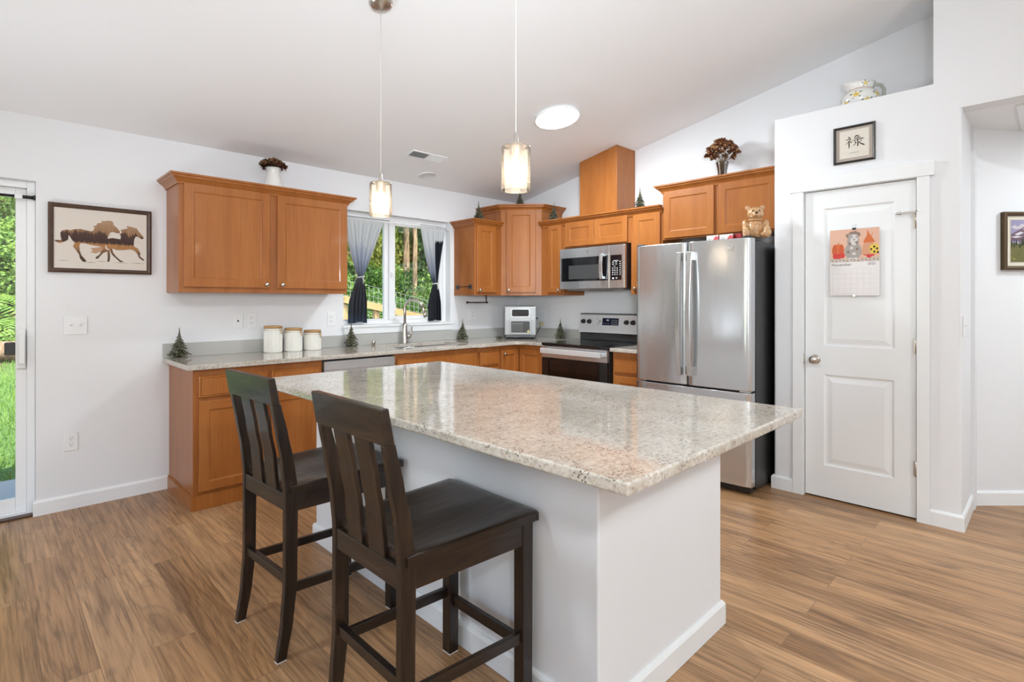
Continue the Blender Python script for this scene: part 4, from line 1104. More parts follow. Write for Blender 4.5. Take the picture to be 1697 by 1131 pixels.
for P in ([(.06,.66),(.16,.72),(.22,.70),(.12,.63)],[(.2,.78),(.30,.88),(.36,.93),(.34,.82),(.26,.74)],[(.38,.92),(.46,.87),(.44,.76),(.36,.8)],[(.0,.60),(.10,.62),(.2,.60),(.08,.57)],[(.5,.78),(.6,.72),(.56,.66)]): flat(b, [U(*p) for p in P], -.0144, 3)
flat(b, [U(0,.0),U(0,.46),U(.2,.42),U(.5,.46),U(1,.40),U(1,0)], -.0143, 4)
for i in range(44):
    u = random.random(); h_ = random.uniform(.10,.24); w_ = random.uniform(.012,.022); v = random.uniform(.28,.42)
    flat(b, [U(max(0,u-w_),v),U(min(1,u+w_),v),U(min(1,u+.001),min(.62,v+h_))], -.0145-.000005*i, 5)
for i in range(70):
    u, v = random.random()*.97, random.uniform(.02,.27)
    flat(b, [U(u,v),U(u+.03,v+.004),U(u+.028,v+.026),U(u+.005,v+.02)], -.0148-.000003*i, 6+i % 3)
obj('painted_scene', b, [mat(n_, c_, .8) for n_, c_ in (('painted sky',(.30,.28,.42)),('painted cloud',(.55,.50,.52)),('painted rock',(.16,.10,.13)),('painted snow',(.62,.58,.62)),('painted meadow',(.14,.13,.04)),('painted firs',(.025,.03,.014)),('painted grass',(.22,.22,.05)),('painted flowers',(.42,.33,.08)),('painted shrub',(.09,.10,.03)))], t)

# calendar on the pantry door
CY, CZ0, CZ1 = -3.490, 1.346, 1.772
t = thing('wall_calendar', 'November wall calendar with a guinea pig photo hung on the pantry door', 'calendar', (XP+.0005,CY,1.56), RZ)
CW, CH = .274, .426; hs = -.005
b = B(); b.box(-CW/2, CW/2, -.0075, -.0035, -CH/2, CH/2); obj('pages', b, mat('calendar paper', (.78,.74,.72), .6), t)
zm = .004
b = B(); U = lambda u, v: (-CW/2 + u*CW, zm + v*(CH/2-zm))
e = lambda cx, cz_, rx, rz, n=20, a0=0: [U(cx+rx*math.cos(2*PI*i/n+a0), cz_+rz*math.sin(2*PI*i/n+a0)) for i in range(n)]
Y0 = -.0077; k = [0]
def put(pts, m): k[0] += 1; flat(b, pts, Y0 - k[0]*.000012, m)
put([U(0,0),U(1,0),U(1,1),U(0,1)], 0); put([U(0,0),U(1,0),U(1,.13),U(.6,.10),U(.3,.12),U(0,.14)], 1)
put(e(.17,.36,.13,.20), 2); put(e(.10,.36,.055,.19), 3); put(e(.24,.36,.055,.19), 3); put([U(.16,.54),U(.18,.54),U(.185,.61),U(.17,.60)], 4)
for cx in (.12,.18,.25): put(e(cx,.18+.02*(cx > .2),.065,.085,14), 5)
for cx, c2 in ((.72,.25),(.80,.17),(.86,.22)): put(e(cx,c2,.055,.08,14), 5)
put([U(.68,.5),U(.92,.5),U(.96,.2),U(.64,.2)], 6); put(e(.79,.50,.10,.15), 6); put([U(.68,.56),U(.92,.56),U(.88,.66),U(.82,.78),U(.76,.95),U(.76,.78),U(.71,.66)], 7); put([U(.82,.72),U(.88,.88),U(.85,.74)], 7)
put(e(.48,.32,.175,.27,24), 8); put(e(.48,.62,.125,.26,24), 8); put(e(.50,.66,.075,.17,16), 9); put(e(.36,.80,.03,.06,10), 10); put(e(.60,.82,.03,.06,10), 10)
put([U(.36,.82),U(.42,.91),U(.53,.93),U(.60,.88),U(.57,.83),U(.44,.85)], 10)
for cx, c2, rx in ((.41,.55,.03),(.55,.58,.028),(.45,.42,.035),(.56,.38,.03),(.38,.30,.03),(.5,.24,.04)): put(e(cx,c2,rx,.045,10), 10 if rx < .031 else 9)
for cx in (.455,.545): put(e(cx,.74,.011,.02,8), 11)
put(e(.50,.67,.014,.02,8), 11)
for cx, c2 in ((.43,.09),(.53,.09)): put(e(cx,c2,.05,.035,10), 9)
put(e(.90,.36,.095,.155,18), 12)
for cx, c2 in ((.84,.35),(.90,.42),(.955,.36),(.90,.27),(.97,.25)): put(e(cx,c2,.022,.035,10), 11)
for i in range(26): put(e(.02+.038*i,.03+.05*((i*7)%3)/3,.012,.02,6), 13 if i % 2 else 9)
obj('photo', b, [mat(n_, c_, .5) for n_, c_ in (('peach backdrop',(.70,.42,.30)),('straw',(.55,.45,.36)),('pumpkin',(.66,.14,.035)),('pumpkin rib',(.55,.10,.025)),('pumpkin stem',(.30,.20,.06)),('red apple',(.58,.04,.03)),('scarecrow burlap',(.62,.30,.17)),('orange hat',(.62,.14,.03)),('grey fur',(.36,.32,.29)),('white fur',(.62,.58,.55)),('brown fur',(.24,.17,.13)),('dark eye',(.02,.015,.01)),('sunflower yellow',(.75,.52,.07)),('dark straw',(.20,.12,.08)))], t)
b = B(); gz0, gz1 = -CH/2+.012, zm-.045
for i in range(8): x = -CW/2+.014+i*(CW-.028)/7; b.box(x-.0004, x+.0004, -.0079, -.0076, gz0, gz1)
for i in range(6): z = gz0+i*(gz1-gz0)/5; b.box(-CW/2+.014, CW/2-.014, -.0079, -.0076, z-.0004, z+.0004)
obj('day_grid', b, mat('pale grid ink', (.55,.52,.52), .6), t)
tk = mat('dark print ink', (.06,.05,.06), .6)
text_obj('month_name', 'November', .026, tk, t, (-CW/2+.066,-.0078,zm-.026), (R(90),0,0), .0001)
text_obj('year', '2025', .022, mat('purple print ink', (.14,.06,.12), .6), t, (CW/2-.042,-.0078,zm-.024), (R(90),0,0), .0001)
b = B()
for i in range(45):
    x = -CW/2+.004+i*(CW-.008)/44; b.tube([(x,-.0070,zm-.003),(x,-.0094,zm),(x,-.0070,zm+.003)], .0007, 5)
obj('wire_binding', b, M['chrome'], t)
b = B(); b.box(-.010,.010,-.012,-.002,CH/2-.006,CH/2+.006); b.tube([(-.006,-.004,CH/2+.006),(-.004,-.010,CH/2+.022),(.0,-.011,CH/2+.026)], .0008, 5); b.tube([(.006,-.004,CH/2+.006),(.012,-.012,CH/2+.030)], .0008, 5)
obj('binder_clip', b, M['black'], t, bevel=.001)
b = B(); b.lathe([(.007,-.011),(.007,-.007),(.004,-.006)], (0,0,-CH/2-.001), 10, axis='y'); b.tube([(-.008,-.008,-CH/2+.002),(.002,-.012,-CH/2-.004),(.012,-.010,-CH/2-.003)], .0016, 6); obj('push_pin', b, M['chrome'], t)
# ================================================================== CURTAINS
def curtain_mat(name, right):
    m = mat(name, (.7,.7,.7), .85, spec=.15); n = N(m)
    s_ = n.new('SeparateXYZ'); n.L(n.coord(which='UV'), s_.inputs[0]); u, v = s_.outputs[0], s_.outputs[1]     # u across, v up the cloth
    drip = n.noise(n.coord((9,1.3,0),'UV'), 1.6, 4, .6)
    fine = n.noise(n.coord((30,2.4,0),'UV'), 1.5, 4, .6)
    h = n.math('ADD', v, n.math('MULTIPLY', n.math('SUBTRACT', drip, .5), .26)); h = n.math('ADD', h, n.math('MULTIPLY', n.math('SUBTRACT', fine, .5), .10))
    if right:
        c = n.ramp(h, [(.0,(.055,.057,.068)),(.36,(.05,.052,.064)),(.44,(.13,.15,.20)),(.52,(.42,.46,.55)),(.66,(.66,.68,.73)),(.80,(.84,.84,.85))])
        hard = n.math('ADD', v, n.math('MULTIPLY', n.math('SUBTRACT', fine, .5), .16))
        a_ = n.math('MULTIPLY', n.math('GREATER_THAN', u, .52), n.math('LESS_THAN', u, .93)); a_ = n.math('MULTIPLY', a_, n.math('LESS_THAN', hard, .84))
        c = n.mix(a_, c, (.035,.038,.052))
    else:
        c = n.ramp(h, [(.0,(.12,.15,.22)),(.08,(.085,.092,.11)),(.34,(.11,.11,.12)),(.42,(.17,.17,.19)),(.50,(.36,.41,.52)),(.60,(.60,.64,.73)),(.78,(.84,.84,.85))])
    n.col(c); tl = n.new('BsdfTranslucent'); n.L(c, tl.inputs[0]); mx = n.new('MixShader'); mx.inputs[0].default_value = .45
    n.L(n.p.outputs[0], mx.inputs[1]); n.L(tl.outputs[0], mx.inputs[2]); n.L(mx.outputs[0], n.t.nodes['Material Output'].inputs[0])
    return m
def curtain(label, xt0, xt1, xk, zk, xb0, xb1, zt, zb, y0, m, seed):
    """gathered top xt0..xt1, tied at (xk,zk), hanging to xb0..xb1"""
    t = thing('curtain', label, 'curtain', (0,0,0), 0, 'kitchen window curtains')
    rnd = random.Random(seed); ph = [rnd.uniform(0, 6.28) for _ in range(4)]
    nu, nv = 72, 46; b = B(); bm = b.bm; uvl = bm.loops.layers.uv.new('UVMap'); rows = []
    for j in range(nv+1):
        v = j/nv; z = zb + (zt-zb)*v
        if z >= zk:
            q = (z-zk)/(zt-zk); e_ = q**.80
            a, c = xk-.022 + (xt0-xk+.022)*e_, xk+.022 + (xt1-xk-.022)*(q**1.05)
        else:
            q = (zk-z)/(zk-zb); e_ = min(1, q*1.9)**.7
            a, c = xk-.022 + (xb0-xk+.022)*e_*(.82+.18*q), xk+.022 + (xb1-xk-.022)*e_*(.82+.18*q)
        tight = min(1, abs(z-zk)/.22)
        row = []
        for i in range(nu+1):
            u = i/nu; x = a + (c-a)*u
            amp = .005 + .016*tight*(1-.45*max(0,(z-zk)/(zt-zk)))
            y = y0 + amp*(math.sin(u*2*PI*9+ph[0]+.6*math.sin(3*v+ph[1])) + .5*math.sin(u*2*PI*4.3+ph[2]+2*v)) - .012*(1-tight)*math.sin(PI*u)*2
            zz = z + (.006*math.sin(u*7+ph[3]) if j == 0 else 0)
            if j >= nv-1: y = y0 + .006*math.sin(u*2*PI*22+ph[0])
            row.append((bm.verts.new((x, y, zz)), u, v))
        rows.append(row)
    for r0, r1 in zip(rows, rows[1:]):
        for i in range(nu):
            q = (r0[i], r0[i+1], r1[i+1], r1[i]); f = bm.faces.new([k_[0] for k_ in q]); f.smooth = True
            for lp, k_ in zip(f.loops, q): lp[uvl].uv = (k_[1], k_[2])
    obj('cloth', b, m, t, solid=.0012)
    b = B()
    b.tube([(xk+.034*math.cos(a), y0+.026*math.sin(a), zk+.006*math.cos(a*1)) for a in [2*PI*i/24 for i in range(25)]], .006, 8)
    b.tube([(xk+.004,y0-.028,zk),(xk+.010,y0-.034,zk-.03),(xk+.006,y0-.032,zk-.062)], [.006,.007,.004], 8)
    obj('tie_back', b, mat('cream cord', (.62,.60,.56), .8), t)
    return t
YC = .036
curtain('sheer curtain fading from white to grey on the left of the kitchen window, tied low', -2.155, -1.735, -1.985, 1.530, -2.095, -1.925, 2.062, 1.118, YC, curtain_mat('white to grey ombre cloth', False), 3)
curtain('curtain with a dark indigo drip panel on the right of the kitchen window', -1.335, -1.018, -1.160, 1.490, -1.230, -1.085, 2.068, 1.118, YC, curtain_mat('white to indigo ombre cloth', True), 8)
t = thing('curtain_rod', 'thin white tension rod inside the top of the kitchen window', 'curtain rod', ((WX0+WX1)/2, YC, 2.050))
hw = (WX1-WX0)/2-.001
b = B(); b.tube([(-hw,0,0),(hw,0,0)], .006, 10)
for s_ in (-1,1): b.lathe([(.010,-.006),(.012,.006)], (s_*(hw-.007),0,0), 14, axis='x')
obj('rod', b, M['plastic'], t)

# ================================================================== COUNTER DECOR
def pine_b(seed=1):
    rnd = random.Random(seed); b = B(); H = .212
    b.tube([(0,0,.0),(0,0,H*.6),(0,0,H)], [.012,.008,.0018], 8)
    b.lathe([(.050,0),(.052,.004),(.030,.010),(0,.012)], n=20)
    tiers = 8
    for k in range(tiers):
        u = k/(tiers-1); z = .026 + (H*.79-.026)*u; r = .058*(1-u)**.9 + .009; nb = max(5, round(9*(1-u*.45)))
        for i in range(nb):
            a = 2*PI*i/nb + k*.9 + rnd.uniform(-.25,.25); rr_ = r*rnd.uniform(.70,1.15); ca, sa = math.cos(a), math.sin(a)
            dr = .026*(1-u*.35); zz = z + rnd.uniform(-.004,.004)
            P = lambda q, w_, dz: Vector((ca*q - sa*w_, sa*q + ca*w_, zz + dz))
            w0 = rr_*.22+.0025; drop = -dr*rnd.uniform(.35,.75)
            root = P(.003, 0, dr*.9); mid = P(rr_*.55, 0, dr*.45); tip = P(rr_, 0, drop); hook = P(rr_*1.06, 0, drop+.005)
            ml, mr_ = P(rr_*.55, w0, -dr*.05), P(rr_*.55, -w0, -dr*.05); un = P(rr_*.5, 0, -dr*.1); rb = P(.003, 0, 0)
            V = [b.bm.verts.new(p) for p in (root, mid, tip, ml, mr_, un, rb, hook)]
            for q in ((0,3,1),(0,1,4),(1,3,7),(1,7,4),(3,2,7),(7,2,4),(3,5,2),(5,4,2),(6,5,3),(6,4,5),(0,6,3),(0,4,6)): b.bm.faces.new([V[j] for j in q])
    return b
def pine_mat():
    m = mat('green resin pine', (.05,.055,.03), .35, coat=.2); n = N(m)
    n.col(n.ramp(n.noise(n.coord(), 60, 4), [(.35,(.034,.038,.022)),(.52,(.085,.083,.048)),(.72,(.20,.185,.12))])); return m
pm = pine_mat()
pine0 = None
for x, y, z, rz, lab in ((-3.425,-.060,CT1,0,'green pine tree figurine at the left end of the counter'),
                      (-2.135,-.075,CT1,1.1,'green pine tree figurine under the left corner of the window'),
                      (-.905,-.085,CT1,2.0,'green pine tree figurine on the counter right of the sink'),
                      (-.105,-.720,CT1,.4,'green pine tree figurine between the air fryer and the range'),
                      (-.835,-.255,2.125,3.1,'green pine tree figurine on top of the narrow cabinet right of the window'),
                      (-.330,-.345,2.305,.9,'green pine tree figurine on top of the tall corner cabinet'),
                      (-.235,-.745,2.125,1.6,'green pine tree figurine on the cabinets right of the corner cabinet'),
                      (-.240,-1.770,2.125,2.3,'green pine tree figurine beside the tall wood box above the microwave')):
    if pine0 is None: pine0 = o = obj('pine_figurine', pine_b(), pm)
    else: o = pine0.copy(); COL.objects.link(o)
    o.location = (x, y, z + (0 if z == CT1 else -.0)); o.rotation_euler = (0,0,rz); tag(o, lab, 'figurine', 'pine tree figurines')
# figurines on cabinet tops stand on the cabinet bodies
for o in [o for o in bpy.data.objects if o.name.startswith('pine_figurine') and o.location.z > 2]:
    o.location.z = {2.125: 2.1055, 2.305: 2.2855}[round(o.location.z,3)]
    if o.location.z < 2.2: o.scale = (1,1,1.04)

b = B(); rs_ = random.Random(3)
for i in range(26):
    a = rs_.uniform(0,6.28); L = rs_.uniform(.02,.045); p0_ = Vector((rs_.uniform(-.03,.03), rs_.uniform(-.02,.02), .003)); b.tube([p0_, p0_+Vector((math.cos(a)*L*.6,math.sin(a)*L*.6,.016+rs_.random()*.012)), p0_+Vector((math.cos(a)*L,math.sin(a)*L,.008+rs_.random()*.02))], [.004,.003,.001], 5)
tag(obj('pine_sprig', b, pm, loc=(-.545,-.255,CT1)), 'small dark green sprig lying at the left foot of the air fryer', 'sprig')
# canisters
def ribbed(n_, r, h):
    b = B(); rows = []; k = 96
    for z, rr_, rib in ((0,r*.93,0),(.004,r*.99,.5),(.012,r,1),(h-.020,r,1),(h-.012,r*.985,.2),(h-.006,r*.97,0),(h,r*.97,0),(h,r*.90,0)):
        rows.append([b.bm.verts.new(((rr_+rib*.0012*math.cos(k/2*2*PI*i/k*1.0))*math.cos(2*PI*i/k), (rr_+rib*.0012*math.cos(k/2*2*PI*i/k))*math.sin(2*PI*i/k), z)) for i in range(k)])
    for A_, B_ in zip(rows, rows[1:]):
        for i in range(k): b.bm.faces.new((A_[i],A_[(i+1)%k],B_[(i+1)%k],B_[i]))
    b.bm.faces.new(rows[0][::-1]); b.bm.faces.new(rows[-1]); return b
cream = mat('cream ribbed ceramic', (.80,.77,.70), .22, coat=.4); brass = mat('brass clasp wire', (.55,.36,.16), .3, metal=1)
for x, h, lab in ((-2.805,.183,'tallest cream ribbed canister, leftmost of the three'),(-2.648,.160,'middle sized cream ribbed canister between the other two'),(-2.492,.138,'shortest cream ribbed canister, rightmost of the three')):
    r = .066
    t = thing('canister', lab + ' on the counter', 'canister', (x,-.105,CT1), 0, 'cream canisters')
    obj('jar', ribbed(0, r, h), cream, t)
    b = B(); b.lathe([(r*.90,h),(r*.95,h+.001),(r*.95,h+.004),(r*.90,h+.004)], n=40); obj('gasket', b, mat('clear gasket', (.75,.74,.70), .4), t)
    b = B(); b.lathe([(r*.93,h+.004),(r*1.0,h+.005),(r*1.0,h+.020),(r*.96,h+.024),(0,h+.024)], n=40); ld = obj('lid', b, M['lid'], t)
    b = B(); b.tube([(r*.985*math.cos(a), r*.985*math.sin(a), h-.010) for a in [2*PI*i/40 for i in range(41)]], .0016, 6)
    a0 = R(-62); c, s_ = math.cos(a0), math.sin(a0); q = lambda k_, w_, z: (c*k_-s_*w_, s_*k_+c*w_, z)
    b.tube([q(r+.004,-.010,h+.014),q(r+.009,-.012,h-.002),q(r+.012,-.008,h-.026),q(r+.008,0,h-.032),q(r+.012,.008,h-.026),q(r+.009,.012,h-.002),q(r+.004,.010,h+.014)], .0018, 6)
    b.tube([q(r+.002,0,h-.004),q(r+.015,0,h-.014),q(r+.016,0,h-.042)], .0024, 6)
    obj('clasp', b, brass, t)

# paper towel bar and small bar on the cabinet side
t = thing('towel_holder', 'black paper towel bar hanging under the cabinet right of the window', 'towel holder', (-.655,-.170,1.37))
b = B(); b.box(-.022,.022,-.02,.02,-.004,0); b.tube([(0,0,-.002),(0,0,-.072)], .006, 10); b.tube([(.010,0,-.072),(-.255,0,-.072)], .006, 10); b.lathe([(.010,-.01),(.010,.012)], (-.255,0,-.072), 14, axis='x'); b.lathe([(.009,-.008),(.009,.008)], (.008,0,-.072), 14, axis='x')
obj('bar', b, M['blackmetal'], t)
t = thing('towel_bar', 'small black bar with two square plates on the side of the narrow cabinet', 'towel bar', (-.9515,-.165,1.455), -PI/2)
b = B(); b.tube([(-.11,-.024,0),(.11,-.024,0)], .003, 8)
for s_ in (-1,1): b.tube([(s_*.10,-.004,0),(s_*.10,-.024,0)], .004, 8)
obj('rod', b, M['blackmetal'], t)
for s_ in (-1,1):
    b = B(); b.box(s_*.10-.022, s_*.10+.022, -.006, -.0005, -.022, .022); obj('mount_plate', b, mat('smoky grey plate', (.05,.05,.055), .3), t, bevel=.002)

# ================================================================== ON TOP OF THE CABINETS AND THE REFRIGERATOR
def petal_cluster(cols, seed, npet=9, r=.03):
    """one dried blossom: cupped petals round a core"""
    rnd = random.Random(seed); b = B()
    b.ball((0,0,0), r*.45, 8, 0)
    for i in range(npet):
        a = 2.4*i; el = rnd.uniform(-.2,1.1); d = Vector((math.cos(a)*math.cos(el), math.sin(a)*math.cos(el), math.sin(el)))
        s_ = d.cross(Vector((0,0,1))).normalized(); u = s_.cross(d); L = r*rnd.uniform(.8,1.15); w_ = r*rnd.uniform(.35,.55); k = rnd.randrange(len(cols))
        p0 = d*r*.25; pts = [p0, p0+d*L*.5+s_*w_+u*.2*r, p0+d*L+u*.45*r, p0+d*L*.5-s_*w_+u*.2*r]
        f1 = b.face([pts[0],pts[1],pts[2]], k, True); f2 = b.face([pts[0],pts[2],pts[3]], k, True)
    return b
def dried(name, label, loc, seed, n, spread, height, rise, cols, base_r, squash=1.0):
    t = thing(name, label, 'dried flowers', loc)
    rnd = random.Random(seed)
    ms = [mat('dried petal', c, .8, spec=.2) for c in cols]
    b = B()
    tips = []
    for i in range(n):
        a = 2.399*i; q = math.sqrt((i+.5)/n); zz = height*(1-q*q*.75)*rnd.uniform(.82,1.05)
        tips.append(Vector((spread*q*math.cos(a)*rnd.uniform(.85,1.1), spread*q*math.sin(a)*squash*rnd.uniform(.85,1.1), rise+zz)))
    for p in tips:
        b.tube([(p.x*base_r/spread*.35, p.y*base_r/spread*.35, -rise*0-.02), (p.x*.35*min(1,base_r/spread*2), p.y*.35*min(1,base_r/spread*2), rise*.9), (p.x*.8,p.y*.8,p.z-.012)], .0013, 5)
    obj('stems', b, mat('dry stem', (.16,.10,.05), .8), t)
    protos = []
    for k in range(4):
        o = obj('blossom', petal_cluster(cols, seed+k, 13, .024), ms, t, solid=.001); protos.append(o)
    for i, p in enumerate(tips):
        o = protos[i] if i < 4 else protos[i % 4].copy()
        if i >= 4: COL.objects.link(o); o.parent = t
        o.location = p; d = Vector((p.x, p.y, p.z-rise+.01)); o.rotation_euler = d.to_track_quat('Z','Y').to_euler(); o.scale = (rnd.uniform(.8,1.2),)*3
    return t
rust = [(.13,.042,.018),(.27,.10,.035),(.48,.28,.13),(.06,.022,.013),(.36,.17,.075)]
VX, VY = -.185, -2.500
t = thing('glass_vase', 'clear cut glass vase on the cabinet above the refrigerator', 'vase', (VX,VY,2.2655))
b = B(); b.lathe([(0,0),(.036,0),(.034,.01),(.031,.03),(.036,.10),(.050,.165),(.047,.165),(.033,.10),(.028,.03),(.024,.012),(0,.012)], n=16, smooth=False, cap=False); obj('glass', b, M['clear'], t)
dried('dried_bouquet', 'rust brown dried rose bouquet in the clear glass vase', (VX,VY,2.300), 11, 50, .125, .165, .145, rust, .03)
WX, WY = -2.835, -.190
t = tag(obj('white_vase', B().lathe([(0,0),(.066,0),(.072,.01),(.070,.05),(.056,.10),(.044,.145),(.046,.165),(.058,.190),(.055,.190),(.042,.165),(.040,.145),(.05,.10),(.06,.02),(0,.012)], n=36, cap=False), M['ceramic'], loc=(WX,WY,2.1325)), 'white porcelain vase on the large wall cabinet', 'vase')
dried('dried_flowers', 'low mound of dark dried flowers in the white porcelain vase', (WX,WY,2.26), 23, 40, .078, .052, .062, [(.035,.016,.010),(.10,.045,.02),(.20,.12,.05),(.20,.045,.028),(.07,.05,.022)], .035, .9)

# flowered jug on the ledge
t = thing('flower_jug', 'white jug painted with yellow flowers on the ledge over the pantry', 'jug', (-.250,-3.475,LEDGE), R(-50))
prof = [(.070,0),(.074,.004),(.098,.030),(.112,.062),(.108,.092),(.090,.118),(.072,.130),(.070,.138),(.078,.158),(.086,.178)]
b = B(); b.lathe([(0,0)] + prof + [(.081,.178),(.073,.158),(.065,.136),(.085,.114),(.104,.085),(.09,.03),(0,.01)], n=40, cap=False)
for v in b.bm.verts:                                                     # pouring lip
    if v.co.z > .150:
        d = max(0, math.cos(math.atan2(v.co.y, v.co.x) - PI))**6; k = (v.co.z-.150)/.028; v.co.x -= .030*d*k; v.co.z += .008*d*k
obj('body', b, M['ceramic'], t)
b = B(); b.tube([(.074,0,.160),(.100,0,.176),(.135,0,.170),(.152,0,.140),(.150,0,.105),(.130,0,.075),(.104,0,.060)], [.009,.0085,.008,.008,.008,.009,.011], 10, flat=1.5); hn = obj('handle', b, mat('grey green glaze', (.50,.52,.44), .2, coat=.4), t)
def prad(z):
    for (r0, z0), (r1, z1) in zip(prof, prof[1:]):
        if z0 <= z <= z1: return r0 + (r1-r0)*(z-z0)/(z1-z0)
    return prof[-1][0]
b = B()
def on(a, z, lift=.0008): r_ = prad(z)+lift; return Vector((r_*math.cos(a), r_*math.sin(a), z))
def flowr(a0, z0, s_):
    r_ = prad(z0)
    for k in range(8):
        th = 2*PI*k/8; pts = [(0,0),(.55,.32),(1,.18),(1.05,-.05),(.55,-.32)]
        b.face([on(a0 + s_*(p[0]*math.cos(th)-p[1]*math.sin(th))/r_, z0 + s_*.9*(p[0]*math.sin(th)+p[1]*math.cos(th))) for p in pts], 0)
    for k in range(5):
        th = 2*PI*k/5+.5; c_ = (1.45*math.cos(th), 1.45*math.sin(th))
        pts = [(-.5,0),(0,.26),(.5,0),(0,-.26)]
        b.face([on(a0 + s_*(c_[0]+p[0]*math.cos(th)-p[1]*math.sin(th))/r_, z0 + s_*.9*(c_[1]+p[0]*math.sin(th)+p[1]*math.cos(th)), .0006) for p in pts], 1)
    b.face([on(a0 + s_*.32*math.cos(2*PI*k/10)/r_, z0 + s_*.29*math.sin(2*PI*k/10), .0013) for k in range(10)], 2)
for k in range(5): flowr(2*PI*k/5+.25, .085, .021)
for k in range(5): flowr(2*PI*k/5+.85, .158, .0125)
for k in range(5): flowr(2*PI*k/5+.85, .040, .018)
fl = obj('painted_flowers', b, [mat('yellow glaze', (.78,.60,.16), .25), mat('dark green glaze', (.07,.10,.06), .25), mat('amber glaze', (.62,.36,.08), .25)], t)
b = B(); b.lathe([(.0735,.130),(.0745,.133),(.0725,.137)], n=40, cap=False); obj('neck_band', b, mat('pinkish glaze band', (.60,.45,.36), .3), t)

# teddy bear on the refrigerator
TZ = 1.7385
t = thing('teddy_bear', 'glossy tan teddy bear figure sitting on the refrigerator', 'bear figure', (-.585,-2.915,TZ+.005), R(-62))
b = B()
b.ball((0,.0,.072), (.058,.054,.072), 20); b.ball((0,-.012,.178), (.054,.050,.047), 20)
b.ball((0,-.056,.166), (.027,.026,.021), 14)
for s_ in (-1,1):
    b.ball((s_*.046,.002,.218), (.020,.010,.020), 12)
    b.ball((s_*.066,-.012,.102), (.022,.024,.036), 14); b.ball((s_*.070,-.040,.068), (.020,.028,.024), 14); b.ball((s_*.062,-.066,.060), (.017,.018,.018), 12)
    b.ball((s_*.056,-.052,.026), (.029,.044,.025), 14)
    b.ball((s_*.066,-.098,.034), (.026,.018,.032), 14)
bd = obj('body', b, None or mat('mottled tan glaze', (.40,.20,.085), .30, coat=.4), t)
nb = N(bd.data.materials[0]); nb.col(nb.ramp(nb.noise(nb.coord(), 38, 5, .65), [(.30,(.30,.125,.045)),(.48,(.50,.27,.115)),(.66,(.62,.40,.21))])); nb.bump(nb.noise(nb.coord(), 95, 3), .5, .006)
md = bd.modifiers.new('remesh', 'REMESH'); md.mode = 'VOXEL'; md.voxel_size = .0034; md.use_smooth_shade = True
md = bd.modifiers.new('smooth', 'SMOOTH'); md.factor = .5; md.iterations = 2
b = B(); b.ball((0,-.079,.174), (.010,.008,.008), 10); obj('nose', b, M['black'], t)
for s_ in (-1,1): b = B(); b.ball((s_*.021,-.055,.192), .0052, 10); obj('eye', b, M['black'], t)
b = B(); b.tube([(-.012,-.070,.158),(0,-.076,.154),(.012,-.070,.158)], .0022, 6); obj('mouth', b, mat('red brown mouth', (.20,.04,.02), .4), t)
b = B(); b.tube([(.040*math.cos(a), -.006+.036*math.sin(a), .136+.004*math.sin(a)) for a in [2*PI*i/24 for i in range(25)]], .0055, 8); obj('neck_ribbon', b, mat('tan ribbon', (.55,.33,.16), .4), t)
# medicine boxes
for k, (y, w_, lab) in enumerate(((-2.625,.088,'small white and red box on the refrigerator, the left one'),(-2.728,.098,'small white and red box on the refrigerator, nearer the bear'))):
    t = thing('small_box', lab, 'box', (-.60,y,TZ), RZ, 'boxes on the refrigerator')
    b = B(); b.box(-w_/2, w_/2, -.03, .03, .0005, .052); obj('carton', b, mat('white carton', (.78,.76,.74), .5), t, bevel=.001)
    b = B(); b.face([(w_*.02,-.0304,.002),(w_*.498,-.0304,.002),(w_*.498,-.0304,.040),(w_*.30,-.0304,.046),(w_*.12,-.0304,.030)], 0); b.face([(w_/2+.0004,-.029,.002),(w_/2+.0004,.029,.002),(w_/2+.0004,.029,.05),(w_/2+.0004,-.029,.05)], 1); b.box(-w_*.40,-w_*.02,-.0306,-.0302,.026,.030,2); b.box(-w_*.40,-w_*.12,-.0306,-.0302,.019,.022,2)
    obj('red_print', b, [mat('red print', (.60,.09,.10), .5), mat('deep red side', (.36,.03,.04), .5), mat('grey print', (.35,.33,.33), .5)], t)
t = tag(obj('red_box', B().box(-.020,.020,-.028,.028,.0005,.054), mat('dark red carton', (.34,.02,.03), .45), loc=(-.575,-2.806,TZ), rot=(0,0,RZ), bevel=.001), 'small dark red carton between the white boxes and the bear', 'box')
# ================================================================== OUTSIDE
def gz(x, y):
    g = .15*(y-3.4) + .20*min(1.4, max(0, 1.2-x)) + .26*max(0, y-6.5) 
    return g + .03*math.sin(x*1.7+y) + .02*math.sin(y*2.3-x*.8) - .10
rnd = random.Random(4)
b = B(); nx, ny = 70, 60; gv = []
for j in range(ny+1):
    row = []
    for i in range(nx+1):
        x = -16 + 40*i/nx; y = .20 + 26*(j/ny)**1.4; row.append(b.bm.verts.new((x, y, gz(x,y))))
    gv.append(row)
for j in range(ny):
    for i in range(nx): b.bm.faces.new((gv[j][i],gv[j][i+1],gv[j+1][i+1],gv[j+1][i])).smooth = True
gm = mat('lawn and forest soil', (.1,.15,.04), .9, spec=.1); n = N(gm)
pat = n.noise(n.coord(), 1.2, 5, .65); fn = n.noise(n.coord(), 35, 3)
sp = n.new('SeparateXYZ'); n.L(n.coord(), sp.inputs[0])
gr = n.ramp(fn, [(.35,(.04,.085,.022)),(.6,(.085,.15,.042)),(.8,(.15,.19,.07))]); so = n.ramp(fn, [(.3,(.045,.03,.018)),(.7,(.13,.09,.055))])
